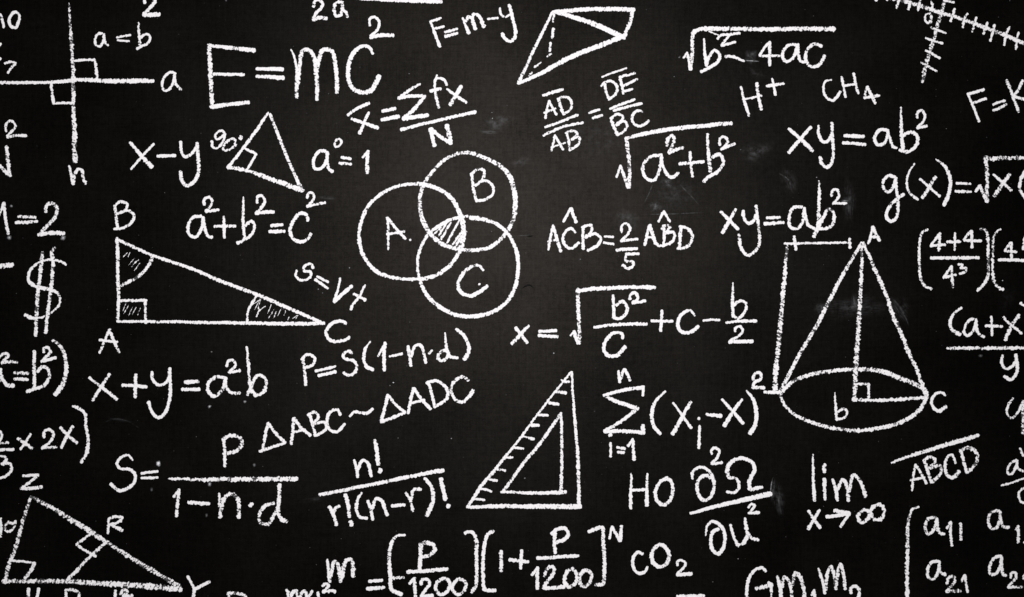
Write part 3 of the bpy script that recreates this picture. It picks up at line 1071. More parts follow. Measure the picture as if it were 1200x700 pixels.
s 4:.8 692,228 700,290 708,345
s 4:.8 708,290 735,225 765,225 785,280 795,328
G multiplication_dot
l 3.2:.7 812,272 832,253
G letter_d
s 4:.75 925,258 885,260 865,290 885,316 915,300 928,262
s 3.8:.8 908,150,1.8 915,230,3.6 930,285,4 982,300,4
G parenthesis
s 4:.85 972,128,3.2 1015,165,4 1046,225,4.4 1045,265,4.8 1020,308,5
T chalk_equation|formula|rising chalk line triangle ABC similar to triangle ADC|
@ 290 420 4.286
G triangle_sign
s 3.6:.85 103,325 88,400 78,465
s 4:.75 103,325 145,380 190,425
s 3.4:.9 60,468 120,448 190,425
G letter_a
s 4:.8 232,300 228,370 222,432
s 4:.85 235,300 270,350 317,388
l 3:.85 228,374 290,356
G letter_b
s 3.8:.85 312,285 325,330 342,390
s 3.4:.75 302,285 340,270 357,295 330,330
s 3.8:.8 330,330 388,322 396,352 345,388
G letter_c
s 3.8:.85 467,285 450,258 412,275 400,320 415,360 450,368 490,330
G similar_sign
s 3.8:.93 513,292,3 540,270 575,276 605,275 630,255,4.6
G triangle_sign
s 4:.9 705,183 690,250 672,315
s 3.6:.9 705,183 750,238 792,272
s 4:.85 670,320 730,298 793,272
G letter_a
s 4:.85 835,150 820,210 808,277
s 4:.85 835,150 875,205 920,256
l 3:.85 825,226 890,208
G letter_d
s 4:.85 908,120 925,180 942,247
s 4:.9 898,124 950,114 1000,152 1003,200 940,246
G letter_c
s 4.2:.8 1110,112 1080,93 1035,120 1022,165 1045,208 1080,220 1110,195 1134,160,5.4
T chalk_equation|formula|chalk equation x + y = a squared b left of the line P = S|
@ 100 380 5
G letter_x
s 3.6:.85 22,314 90,365 185,441,4.4
s 3.8:.75 143,292 95,365 42,450
G plus_sign
s 4.4:.85 297,295 292,430
s 4:.9 216,357 360,368
G letter_y
s 4:.85 390,280 395,325 430,358 475,340 495,300
s 4.4:.8 495,258 497,350 492,450 460,530 425,548 390,515 370,455
G equals_sign
l 4.4:.85 583,337 663,337
l 4.4:.9 566,382 670,382
G letter_a
s 4.4:.75 815,312 770,308 725,340 722,395 755,423 795,395 818,335
s 4.2:.75 820,310 822,360 855,400 907,403
G digit_two
s 3.4:.85 828,248 835,218 862,209 880,240 840,283
l 3.4:.85 840,284 908,272
G letter_b
s 4:.7 944,132,2.4 953,220,3.6 958,300,4 968,370,5 980,400,4
s 4.2:.75 950,415 970,370 1010,300 1050,315 1060,350 1040,400 1000,415 975,385
T chalk_equation|formula|cropped chalk equation a squared = b squared with closing bracket at the left edge|
@ 0 380 5.985
G letter_a
s 4:.75 10,320 -50,315 -80,370 -50,420 -10,400 15,360
s 4.4:.7 0,320 15,380 50,425 98,433
G digit_two
s 3.6:.75 -8,232 30,208 57,218 15,270
s 4:.7 12,272 70,264 122,268
G equals_sign
s 4:.55 100,342 198,345
s 3.8:.8 100,386 197,388
G letter_b
s 4.4:.7 240,188 240,300 243,445
s 4.2:.75 188,475 240,455 310,430 347,370 332,312 295,302 262,335
G digit_two
s 3.6:.75 305,198 310,170 335,163 350,195 293,260
s 4:.75 290,262 340,250 393,234
G parenthesis
s 5:.6 368,112,3.4 420,150,4.2 455,220,5 465,320,5.6 440,420,6 388,497,6
T chalk_equation|formula|cropped chalk two thirds times 2X with closing bracket at the left edge|
@ 0 460 5
G digit_two
s 3.2:.8 -25,245 0,228 12,250 -10,298
s 3:.8 -12,300 50,294
G fraction_bar
s 4:.75 -60,340 80,334
G digit_three
s 3.4:.8 -5,372 30,378 36,400 10,420 58,418 68,448 35,492 -8,502
G multiplication_sign
s 4.2:.75 104,270 188,330
s 3:.85 181,243 120,335
G digit_two
s 3.6:.8 256,265 260,230 290,218 314,245 290,290 248,325
s 3.6:.8 245,328 332,320
G letter_x
s 4:.75 354,205 395,250 452,296
s 4:.75 427,198 390,260 360,325
G bracket
s 4.2:.75 426,80,3 470,97,4 497,122 505,200 517,290 507,360 474,410
T chalk_equation|formula|chalk equation S = P over 1 minus n dot d, with a long speckled bar|
@ 120 490 5
G letter_s
s 3.8:.9 178,247,2.6 150,218,3 105,235 86,270 105,295 160,302 192,335 180,388 105,425,4.4 48,386,4.6
G equals_sign
s 3.4:.9 228,325 325,312
s 3.2:.85 228,352 325,350
G letter_p
s 4.2:.8 712,130 715,200 717,284
s 4.6:.6 703,128 750,103 802,115 820,150 790,190 728,207
G fraction_bar
s 4.6:.68 388,355,3 530,360,4 700,360,5 900,358,5.6 1142,357,5.6
G digit_one
s 3.2:.9 416,462 445,425
s 4:.85 448,418 440,500 434,577
G minus_sign
s 4.6:.8 503,494 626,503
G letter_n
s 4.4:.7 682,440,1.8 690,510,4 692,583,5
s 5:.5 697,540 715,470 757,443 795,480 800,585
G multiplication_dot
s 5:.9 862,514 880,502
G letter_d
s 4.4:.6 1005,498 950,518 918,570 925,610 965,622 1005,575 1028,520
s 5:.6 1038,388 1035,480 1032,560 1050,592 1082,605
T chalk_equation|formula|chalk fraction n factorial over r factorial times n minus r factorial|
@ 350 500 5
G letter_n
s 4:.9 325,195,3 340,250 346,297
s 4:.9 346,250 375,198 405,215 427,292
G exclamation_mark
s 5:.8 445,80 458,150 467,222,5.6
s 5.4:.93 474,268 480,250
G fraction_bar
s 4.6:.85 122,400 300,366 500,325 645,294
s 4.6:.8 658,292 750,273 848,257,6
G letter_r
s 4.4:.9 180,468 205,520 222,578
s 4:.85 206,500 220,475 240,467
G exclamation_mark
s 4.6:.85 272,398 285,450 299,530
s 6:.8 305,556 311,580,5
G parenthesis
s 4:.85 370,388,3 345,430 340,490 360,530 402,538
G letter_n
s 4:.9 405,435 420,480 433,547
s 4.4:.85 430,480 455,425 488,435 505,480 520,520
G minus_sign
l 4:.95 545,464 622,458
G letter_r
s 3.8:.85 628,388 655,430 668,496
s 4:.75 660,425 672,372 717,366
G parenthesis
s 4.8:.88 738,302,4 780,360 786,440 750,522,5.6
G exclamation_mark
s 5.6:.75 832,305 845,360 860,430
s 6:.9 872,463 882,467
T set_square_drawing|diagram|chalk set square with a row of tick marks along its long side|
@ 530 425 7.06
G outer_side
s 3:.85 986,76,2.4 850,242 705,430 570,615 500,705,3 430,790,3.6 350,890,4 250,1010,4 125,1195,4
G outer_side
s 3.6:.8 988,76,2.8 1000,300,3.2 1030,650,4 1040,800,4.4 1045,1000,4.4 1048,1195,5
G outer_side
s 5:.95 120,1198,3.4 350,1190,5 600,1190,5.6 800,1190,6.4 1062,1193,6.4
G inner_side
s 4.2:.75 897,425 710,690 600,820 420,1070
G inner_side
s 3.8:.75 897,415,3 905,560 907,750 905,900,4.2 900,1065,4.4
G inner_side
s 4:.93 402,1070,3 650,1078 940,1074,5
G tick_mark
s 3.2:.9 900,142,1.6 925,158 968,157
G tick_mark
s 3.4:.95 858,240 942,252,4.2
G tick_mark
s 3.2:.95 800,334 880,344,4
G tick_mark
l 3.2:.95 715,432 793,436
G tick_mark
l 4:.95 655,520 718,522
G tick_mark
s 3.2:.9 572,610,2.4 676,633,3.8
G tick_mark
l 3.2:.9 508,704 590,712
G tick_mark
s 3:.9 440,782 500,784
G tick_mark
s 3:.9 362,882 440,893
G tick_mark
s 3:.9 302,966 372,976
G tick_mark
s 3:.9 236,1045 290,1052 325,1068
G tick_mark
s 3:.9 170,1127 230,1130 268,1138
T chalk_equation|formula|chalk sum from i = 1 to n of x i minus x, bracketed and squared|
@ 690 420 5.4545
G letter_n
s 3.4:.9 190,80 193,120 199,155
s 3.8:.85 202,135 228,72 248,105 264,143
G sigma_sign
s 3.2:.85 350,178 345,240
s 4.4:.93 350,186 240,200 95,238
s 4.6:.75 95,238,3.6 200,285,5 315,322,5
s 4:.85 312,322,5 210,400 100,465
s 4.8:.9 98,467 230,465 355,478
s 5.4:.85 345,428 346,478
G letter_i
s 4.4:.9 130,495 145,488
s 3.2:.9 138,540 140,630
G equals_sign
l 3.6:.9 180,569 232,578
l 4:.9 185,600 226,602
G digit_one
s 3.4:.9 250,562 280,522
s 4:.9 281,515 285,580 289,650,4.6
G parenthesis
s 4.4:.85 490,210,2.4 425,280,4.2 402,350,4.6 415,430,4.6 458,484,4.4
G letter_x
s 3.4:.88 538,283,2.4 600,370 656,446,4
s 4.6:.85 652,278,4 600,370 535,486,5
G letter_i
s 4.4:.93 700,382 706,388
s 3.8:.93 707,430,2.8 705,575,4.2
G minus_sign
s 4:.95 750,359,3 848,370,4.6
G letter_x
s 4:.88 850,262,3 920,340 988,416,4.6
s 4.6:.85 980,262,3.4 930,330 865,432,5.4
G parenthesis
s 4.6:.88 1008,207,2.6 1050,260,4 1070,340,5 1065,420,5 1030,482,6
G digit_two
s 4:.7 1048,138 1065,98 1095,97 1098,135 1062,150 1048,178
s 4.6:.75 1045,186 1122,188
T chemical_symbol|lettering|chalk letters HO below the summation sign|
@ 720 510 5.985
G letter_h
s 3.8:.85 118,270,2.6 115,390 115,515,4.4
s 4.2:.8 230,270,2.6 228,380 228,495,5
l 3.6:.85 122,386 225,381
G letter_o
s 4.4:.8 372,302 325,322 287,400 302,465 350,490 394,450 410,370 395,322 360,300
T chalk_equation|formula|chalk second derivative of omega over partial u squared|
@ 720 510 5.985
G partial_sign
s 4.2:.88 550,308,3 545,268,3.4 580,232,3.4 630,230 675,268 698,330,4.4 690,400 660,445 620,456 587,410 583,340 610,295 648,284 672,302
G digit_two
s 3.4:.93 683,135,2.6 680,105 705,88 735,110 718,160 680,196
s 3.8:.93 678,201 756,193
G omega_sign
s 4.8:.78 788,398,4 840,402 872,370 868,322 845,300,3.6 806,298,4.6 793,240,5.4 822,188,5 900,163,5 965,192,5 984,245,5 955,300,5 945,340,5 955,385,5 990,375,4.4 1038,367,4
G fraction_bar
s 5:.93 532,549,3.6 700,503 900,456,6 1098,411,6.4
G digit_two
s 3.2:.9 938,508 962,482 984,495 948,542
s 3.8:.93 940,547 1016,543
@ 720 600 7
G partial_sign
s 4:.85 748,195,1.6 762,115,2.8 800,80,4 850,95 895,150,4.6 907,230 885,310 850,345 805,310 792,240 808,165 855,140,4.6
G letter_u
s 3.4:.85 950,105 975,190 1008,275
s 4.4:.75 1010,275 1060,255 1087,200 1080,130 1070,50,3
s 4:.75 1087,160 1110,200 1140,222 1182,230
T chalk_equation|formula|chalk limit as x goes to infinity right of the omega fraction|
@ 920 500 5
G letter_l
s 3.8:.93 163,163,2 165,290,3.6 172,435,4.6
G letter_i
s 4.4:.75 232,220 229,268
s 4.4:.8 230,305 232,428
G letter_m
s 4.4:.85 278,308,3.4 298,370 305,434
s 4.2:.7 310,370 335,312 358,335 372,437
s 4.4:.7 375,380 400,284 430,308 455,355 473,412
G letter_x
s 4:.85 137,493 170,545 207,594
s 4.2:.85 202,488,3.4 168,545 135,600,5
G arrow
s 4.6:.8 242,527,5 300,521 375,508
s 4.6:.7 288,490 335,500 380,508
s 3.8:.8 378,510 352,545 325,588
G infinity_sign
s 4.2:.75 498,502 460,490 425,530 448,566 488,538 512,475 550,456 581,488 565,538 527,545 498,503
T geometry_label|lettering|chalk letters ABCD under a long rising overbar|
@ 920 500 5
G overbar
s 4.6:.75 623,213,2.6 750,167,4 950,105,5.4 1133,52,5.4
G letter_a
s 3.2:.8 765,222 750,300 743,375
s 3.4:.8 765,222 800,280 828,334
l 2.8:.85 732,314 818,298
G letter_b
s 4:.7 815,198 835,260 857,328
s 3.8:.6 810,200 850,178 880,198 848,245
s 4:.6 850,245 908,228 912,270 865,328
G letter_c
s 4:.65 1000,215,3 975,165,3 945,190 938,250 955,290 985,298,5 1020,262,5.4
G letter_d
s 4:.7 1030,138 1045,200 1065,272
s 4.2:.55 1025,140 1070,122 1120,150 1125,200 1070,270
T cropped_letter|lettering|cropped chalk letter y at the right edge right of the cone|
@ 1000 445 5.985
G letter_y
s 3:.75 1120,130 1085,180 1078,240 1105,270 1150,235 1188,155
s 4.6:.4 1190,150 1191,260 1190,380
T cropped_fraction|formula|cropped chalk fraction with letter a at the right edge beside ABCD|
@ 1000 445 5.985
G cropped_letter
s 3.4:.75 1170,480 1195,530 1230,480
G letter_a
s 3:.8 1145,565 1102,588 1080,630 1092,664 1118,655 1140,605 1147,567
s 3.2:.8 1147,567 1152,620 1190,645
@ 1100 490 7
G fraction_bar
s 2.4:.85 512,552 600,530 760,472
G cropped_letter
s 3:.75 740,575 690,580 657,615 657,650 675,688 730,700
T chalk_equation|formula|cropped chalk fraction a + x in brackets over y at the right edge|
@ 1000 350 5.985
G parenthesis
s 4:.85 760,65,3 715,95 682,150 687,210 748,255,5
G letter_a
s 3.6:.85 862,150 825,143 788,188 777,240 800,260 838,228 862,160
s 3.8:.85 862,155 865,210 885,253 918,268
G plus_sign
l 3.2:.88 967,125 973,260
l 3.2:.88 926,192 1045,196
G letter_x
s 3.2:.85 1053,130 1110,188 1182,246
s 4.6:.65 1163,115 1110,190 1065,292
G parenthesis
s 3.4:.8 1170,32 1215,70 1238,150 1215,230
G fraction_bar
s 4:.75 658,350 820,348 1320,345
G letter_y
s 3.6:.85 1045,398 1042,455 1070,492 1110,478 1140,435
s 4.2:.8 1138,392 1150,470 1140,530 1100,568 1058,545
T chalk_matrix|formula|cropped chalk matrix with large left bracket in the bottom right corner|
@ 1000 583 5.985
G bracket
s 4.4:.6 460,67,2.6 412,84,3.2 388,150,3.8 380,280,4.6 378,400,4.8 375,540,4.8 378,700,4.8 378,800
G letter_a
s 4:.65 585,148 530,148 502,205 520,255 550,245 575,195 583,150
s 4.2:.75 585,148 590,220 610,252 638,258
G digit_one
s 3:.8 655,218 682,172
s 3.4:.75 683,170 682,260 692,340
G digit_one
s 4:.7 752,182 755,298
G letter_a
s 3.8:.75 1022,92 965,108 946,165 965,215 1000,215 1026,160 1030,98
s 3.8:.75 1028,98 1035,170 1052,205 1092,208
G digit_one
s 2.8:.8 1135,228 1158,200
s 3.4:.75 1158,198 1155,320
G digit_two
s 3:.7 1195,318 1240,314
G letter_a
s 3.8:.75 600,447 548,458 520,510 526,560 556,575 588,535 603,455
s 3.8:.75 602,448 608,520 648,545
G digit_two
s 3.6:.6 655,608 665,570 700,555 712,582 658,655
s 4.2:.5 650,660 752,655
G digit_one
s 3:.75 758,590 780,547
s 3.4:.75 782,543 790,610 801,666
G letter_a
s 3.8:.75 1038,412 988,428 955,490 965,540 1005,530 1033,465 1040,418
s 3.8:.75 1035,415 1040,480 1050,538 1072,550
G digit_two
s 3.2:.7 1105,565 1108,530 1135,528 1142,560 1090,625
s 3.6:.55 1083,632 1187,628
G cropped_digit
s 3:.6 1230,520 1196,550 1194,575
T divided_triangle_drawing|diagram|speckled chalk triangle lettered Z, R and Y in the bottom left corner|
@ 0 460 5
G letter_z
s 3.4:.8 135,491 225,480
s 3.8:.7 224,484 175,525 128,560
s 4.4:.7 122,563 200,560 246,553
@ 0 560 5
G side
s 4.6:.55 182,108,3.6 140,240,4.6 95,400,4.8 50,520,4.8 28,615,6
G side
s 5:.5 190,112,4 320,185,5.4 450,265,6 560,335,6 640,385,4.8 800,490,6 930,568,6 1055,640,6
G side
s 6:.5 15,608,5 200,606,5.4 400,608,6 600,620,6.4 850,634,7.5 1062,655,6.5
G right_angle_mark
s 3:.8 70,485 140,492 208,500
s 4.6:.7 202,500 180,545 145,588
G right_angle_mark
s 3:.8 537,322 448,392
s 3.4:.8 448,392 500,425 562,462
G inner_line
s 3.8:.75 625,375 510,480 395,598
G letter_r
s 3.2:.75 637,238 633,327
s 3.2:.7 638,240 680,228 717,236 690,262 645,273
s 4.4:.7 648,272 716,310
G digit_one
s 4:.7 5,238 5,290 0,345
s 3:.7 -20,310 12,292
G digit_zero
s 3.2:.6 55,262 28,282 34,308 62,312 85,285 92,252
s 3:.6 48,258 70,270 92,256
G digit_one
s 3.8:.75 168,648 165,720
G digit_one
s 4:.7 228,648 212,720
G letter_p
s 3.8:.7 385,655 388,740
s 3.8:.7 382,662 430,656 464,680 450,720 390,735
G digit_one
s 3.8:.75 676,660 672,730
G digit_two
s 3.8:.7 703,682 728,655 748,668 725,695 778,690
@ 190 600 7
G letter_y
s 3.4:.85 207,528 240,585 264,635
s 4:.8 390,572 330,600 268,635
s 4.6:.75 266,630 258,710 254,800
T cropped_letter|lettering|top of a cropped chalk letter at the bottom edge between Y and mv squared|
@ 190 600 7
G letter_p
s 3.6:.7 543,662 558,760
s 4:.7 545,665 620,670 680,690 690,730
T cropped_formula|formula|cropped small chalk formula mv squared at the bottom edge|
@ 320 583 5.985
G letter_m
s 3.8:.75 94,648 105,680 118,760
s 3.8:.75 118,720 140,665 162,655 172,690 182,760
s 3.8:.75 184,715 205,665 222,655 235,700 240,760
G letter_v
s 3.8:.7 250,700 262,680 275,655
s 3.8:.7 245,690 262,770
G digit_one
s 3.4:.7 315,665 318,760
G digit_two
s 3.6:.7 345,622 368,606 390,618 352,662
s 4:.6 348,664 400,655 437,660
T chalk_equation|formula|long chalk equation m = bracketed P over 1200 along the bottom edge|
@ 320 583 5.985
G letter_m
s 4.2:.85 382,435,3 390,510 398,592,5
s 4.8:.75 402,560 430,450 448,460 475,592
s 5:.7 480,570 510,448 545,435 558,490 563,556
G equals_sign
s 4:.93 672,590 766,580
s 4.6:.9 658,641 780,631
G bracket
s 4.4:.8 927,264,2.8 862,274,3.4 828,330,4.6 815,430,5 822,560 830,645 862,665 902,682
l 4:.7 840,566 917,563
@ 430 583 5.985
G letter_p
s 5.4:.75 378,325 376,420 368,505
s 5:.7 370,332 420,316 475,345 460,392 390,420
G fraction_bar
s 4.8:.93 283,524 420,515 566,504
G digit_one
s 3.4:.9 298,607 330,568
s 4.2:.88 332,565 336,640 343,715
G digit_two
s 4:.85 378,612 385,578 425,574 442,605 405,655 380,695
s 5:.85 378,695 462,690
G digit_zero
s 4.4:.75 535,570 492,598 484,645 515,682 556,668 582,620 568,580 532,570
G digit_zero
s 4.4:.7 655,572 612,600 602,650 640,682 682,650 694,600 655,574
G bracket
s 4.8:.75 685,248,4 735,242,4.6 764,285 768,400 768,550 766,615 735,667
G bracket
s 4.6:.85 887,235 847,262 825,330 814,450 816,560 828,645 902,653
G digit_one
s 4.8:.75 942,375 942,522
G plus_sign
s 4:.93 1086,370 1078,500
s 4.4:.93 998,437 1132,453
@ 570 583 5.985
G letter_p
s 4.6:.85 482,240 477,310 482,392
s 4.8:.8 458,258 505,220 558,222 573,260 540,300 492,315
G fraction_bar
s 4.4:.93 355,426 500,419 645,408
G digit_one
s 3.4:.9 318,546 356,497
s 4.4:.85 358,490 358,642
G digit_two
s 4.2:.65 405,552 435,492 472,490 465,540 415,605 402,640
s 4.8:.8 403,637 547,628
G digit_zero
s 4.6:.75 605,500 562,532 550,588 578,628 622,605 637,552 602,500
G digit_zero
s 4.6:.7 705,510 662,538 655,592 683,626 725,597 738,542 702,512
G bracket
s 4.8:.75 716,240 765,222 812,212 818,300 828,420 826,540 816,607 765,612
G letter_n
s 3.2:.93 862,290 880,203
s 4:.93 880,205 937,307
s 4.2:.93 947,200 940,307
T chemical_symbol|lettering|chalk symbol CO with a lowered 2 near the bottom|
@ 720 600 7
G letter_c
s 3.4:.93 232,345 195,330 158,362 150,430 175,488 213,505,4 255,485 272,450,3.4
G letter_o
s 4.6:.78 382,270,5 332,295 307,350 320,415 375,450,5 430,420 448,360 425,300 382,270
G digit_two
s 3.4:.93 518,440 518,405 553,397 585,425 560,465 515,507
s 4.2:.93 512,516 635,508
T chalk_dash|lettering|thick cropped chalk dash at the bottom edge between CO and Gm|
@ 720 600 7
G dash
s 5:.7 515,696 735,686
T cropped_formula|formula|cropped chalk formula G m 1 m 2 at the bottom edge|
@ 860 600 7
G letter_g
s 4:.85 262,487,4.4 235,460 185,470 135,520 110,600 108,700 130,780
s 5:.85 180,628 315,600
s 3.4:.7 285,575 305,625 300,760
G letter_m
s 4.6:.85 355,525,3 375,600 393,740
s 4:.7 395,620 410,535 440,550 465,620 477,740
s 4.6:.7 480,600 505,498 545,540 570,620 585,740
G digit_one
s 3.4:.85 635,683 657,648
s 3.8:.8 658,640 666,740
G letter_m
s 3.8:.88 693,462,2.4 725,560 748,670
s 4.2:.65 752,640 770,500 795,450 825,530 838,635
s 4.2:.65 842,600 855,480 875,428 900,520 912,635
G digit_two
s 4:.85 962,668 958,628 990,607 1028,635 1025,690 990,760
T cropped_radical|formula|small chalk 2 over a cropped check mark at the left edge|
@ 0 80 5
G digit_two
s 3:.85 36,372 38,325 65,307 92,340 65,378 42,398
s 3.8:.8 42,404 100,396 155,396
G radical_sign
s 4.4:.75 -60,520 0,575 58,632
s 4.8:.7 40,458 45,540 60,632
T chalk_equation|formula|chalk square root of a squared plus b squared under the ratio with BC|
@ 700 120 5
G radical_sign
s 3:.85 113,440 124,405 136,370
s 4.2:.85 136,370,3 160,440 182,500,4.8
s 4.8:.6 184,500 188,400 180,300 172,212
s 5.2:.88 163,212,4.2 300,180 450,155 600,140 787,122
G letter_a
s 4:.75 372,312 320,316 278,350 266,400 290,448 330,456 362,405 378,322
s 4.2:.75 372,305 385,380 410,425 440,440 475,412
G digit_two
s 3.8:.65 405,255 415,212 440,195 450,222 435,262 418,296
s 4.2:.75 418,298 460,278 502,265
G plus_sign
s 3.6:.85 541,290 547,370 560,436
s 4:.85 480,362 550,355 624,347
G letter_b
s 4.4:.7 645,185,3.2 650,280,4 655,350,5 662,405,5
s 4.4:.75 622,465 660,432 705,408 738,352 715,305 672,322
G digit_two
s 3.4:.88 718,252 720,216 745,202 762,232 725,275
s 3.6:.88 724,275 760,262 806,243
'''
def build_chalk():
    thing = None; items = []
    ox = oy = 0.0; sc = 1.0
    things = []
    for ln in TRACE.strip().splitlines():
        ln = ln.strip()
        if not ln: continue
        c, rest = ln[0], ln[2:]
        if c == 'T':
            nm, cat, lab, grp = (rest.split('|') + ['', '', ''])[:4]
            things.append([nm, cat, lab, grp, []])
        elif c == '@':
            ox, oy, sc = (float(q) for q in rest.split())
        elif c == 'G':
            nm, _, lab = rest.partition('|')
            things[-1][4].append([nm, lab, []])
        else:
            tok = rest.split()
            wd, _, pr = tok[0].partition(':')
            wd = float(wd); pr = float(pr) if pr else 0.85
            pts = []
            for q in tok[1:]:
                a = [float(z) for z in q.split(',')]
                pts.append([ox + a[0]/sc, oy + a[1]/sc, a[2] if len(a) > 2 else None])
            # widths given at some points are interpolated to the others
            known = [(i, p[2]) for i, p in enumerate(pts) if p[2] is not None]
            if not known: 
                for p in pts: p[2] = wd
            else:
                for i, p in enumerate(pts):
                    if p[2] is None:
                        lo = [k for k in known if k[0] < i]; hi = [k for k in known if k[0] > i]
                        if lo and hi:
                            (i0, a0), (i1, a1) = lo[-1], hi[0]
                            p[2] = a0 + (a1-a0)*(i-i0)/(i1-i0)
                        elif lo and len(known) > 1: p[2] = lo[-1][1]
                        elif hi and len(known) > 1: p[2] = hi[0][1]
                        else: p[2] = wd
            things[-1][4][-1][2].append(([tuple(p) for p in pts], pr))
    for nm, cat, lab, grp, glyphs in things:
        xs = [p[0] for g in glyphs for st, _ in g[2] for p in st]
        ys = [p[1] for g in glyphs for st, _ in g[2] for p in st]
        org = (bx((min(xs)+max(xs))/2), 0.0, bz(max(ys)))
        single = len(glyphs) == 1
        root = None
        if not single:
            root = bpy.data.objects.new(nm, None); COL.objects.link(root)
            root.location = org; root.empty_display_size = 0.02
            tag(root, lab, cat, grp)
        for gn, gl, strokes in glyphs:
            V, F, UA, UB = [], [], [], []
            for pts, pr in strokes: ribbon(V, F, UA, UB, pts, pr)
            o = mesh_obj(nm if single else gn, V, F, UA, UB, CHALK, root, org)
            if single: tag(o, lab, cat, grp)
            elif gl: tag(o, gl)
build_chalk()

# ------------------------------------------------------------------ rubbed-out chalk and stray dust
def smudge(cx, cy, rx, ry, rot, op, mat, label, name="chalk_smudge"):
    """soft patch, an irregular disc lying on the board"""
    V, F, UA, UB = [], [], [], []
    seed = cx*0.37 + cy
    rings, seg = 5, 22
    cr, sr = math.cos(math.radians(rot)), math.sin(math.radians(rot))
    def put(r, a):
        k = 1.0 + 0.35*mn.noise((math.cos(a)*1.3, math.sin(a)*1.3, seed))
        lx, ly = rx*r*k*math.cos(a), ry*r*k*math.sin(a)
        V.append((bx(cx + lx*cr - ly*sr), -0.00014, bz(cy + lx*sr + ly*cr)))
        UA.append((lx + seed*3, ly + seed)); UB.append((r, op))
    put(0, 0)
    for i in range(1, rings + 1):
        for j in range(seg): put(i/rings, 2*math.pi*j/seg)
    for j in range(seg): F.append((0, 1+j, 1+(j+1) % seg))
    for i in range(rings - 1):
        for j in range(seg):
            a = 1 + i*seg + j; b = 1 + i*seg + (j+1) % seg
            F.append((a, a+seg, b+seg, b))
    org = (bx(cx), 0.0, bz(cy))
    o = mesh_obj(name, V, F, UA, UB, mat, None, org)
    tag(o, label, "chalk smudge", "faint rubbed-out chalk marks on the board")
    return o
SM = [
 (880, 67, 9, 10, 20, .22, 'N', "grey thumb-sized smudge between the minus and the 4ac"),
 (886, 87, 13, 7, 30, .05, 'N', "faint smudge under the minus of the square root of b squared minus 4ac"),
 (583, 144, 20, 12, -10, .16, 'N', "faint rubbed patch right of the letter N under the bar"),
 (573, 155, 14, 2.5, 3, .35, 'H', "thin level chalk scrape right of the letter N"),
 (610, 190, 12, 8, -20, .12, 'N', "faint smudge beside the circle lettered B"),
 (781, 214, 10, 7, 0, .30, 'N', "faint bluish smudge under the square root of a squared plus b squared"),
 (768, 243, 9, 9, 15, .22, 'N', "small pale smudge above the hat of angle ABD"),
 (790, 228, 38, 26, 0, .05, 'N', "wide ghost of an erased drawing below the square root of a squared plus b squared"),
 (735, 257, 20, 14, 10, .12, 'N', "cloudy smudge left of the hat of angle ABD"),
 (886, 178, 26, 14, -15, .10, 'N', "faint wiped patch left of the upper xy"),
 (925, 212, 10, 20, -20, .08, 'V', "faint upright wiped streak between the two equations xy = ab squared"),
 (962, 361, 10, 9, -15, .17, 'N', "pale smudge across the left slanting side of the cone"),
 (1000, 360, 46, 18, -3, .085, 'H', "wide wiped band crossing the middle of the cone"),
 (1001, 356, 6, 16, 0, .14, 'V', "pale streaky smudge over the height line of the cone"),
 (1054, 362, 20, 15, 50, .08, 'H', "slanting wiped streak beside the right side of the cone"),
 (912, 584, 9, 22, -6, .15, 'V', "pale upright brush scratches at the end of the omega fraction bar"),
 (906, 574, 3, 17, 6, .26, 'V', "thin pale scratch at the end of the omega fraction bar"),
 (1180, 350, 14, 24, 20, .01, 'N', "very faint haze at the right edge of the board"),
 (995, 236, 10, 30, 0, .10, 'V', "faint upright wiped streak left of the letter g"),
 (140, 492, 22, 3, 8, .03, 'H', "thin faint curved scratch below x + y"),
 (368, 585, 20, 6, -12, .04, 'H', "faint level scratches left of r factorial"),
 (385, 232, 14, 3, 4, .14, 'H', "thin scrape right of the exponent of c squared"),
 (700, 160, 60, 40, 0, .03, 'N', "very faint cloudy patch behind the ratio of AB and BC"),
 (11, 278.5, 3.4, 3, 0, .75, 'B', "small round grey blot at the foot of the cropped digit one"),
 (74, 279, 3.8, 3.6, 0, .85, 'B', "larger round grey blot at the right end of the digit two above the dollar sign"),
 (13.5, 241.5, 2.2, 1.8, 0, .5, 'B', "tiny grey blot right of the top of the cropped 1"),
 (245.5, 476.5, 2.6, 2.2, -40, 1.0, 'B', "small bright blot under the a of x + y = a squared b"),
 (287, 471, 2.4, 2.2, -40, .7, 'B', "small grey blot under the b of x + y = a squared b"),
 (185.8, 543.4, 3.1, 3.8, 0, 2.2, 'B', "bright round blot just above the equals sign of S"),
 (245.6, 567.4, 2.8, 3.2, 0, .8, 'B', "grey round blot just under the long speckled fraction bar"),
 (298, 545, 2, 2.8, 0, .32, 'B', "dim blot above the long speckled fraction bar"),
 (177.6, 574, 2, 3, 0, .22, 'B', "dim blot below the equals sign of S"),
 (242, 604, 2, 3, 0, .22, 'B', "dim blot between the minus and the n of 1 minus n dot d"),
 (652, 395, 4, 3, -20, .45, 'N', "small smear at the end of the equals sign of x = square root"),
 (990, 235.5, 6, 2.5, 0, .6, 'H', "soft smear above the foot of the exponent 2 of the lower xy equation"),
 (1149, 417, 3, 2.4, 0, .18, 'B', "dim spot below the fraction bar of a + x over y"),
]
MM = {'B': BLOT, 'N': SMUDGE_N, 'H': SMUDGE_H, 'V': SMUDGE_V}
for cx, cy, rx, ry, rot, op, k, lab in SM:
    smudge(cx, cy, rx, ry, rot, op, MM[k], lab)

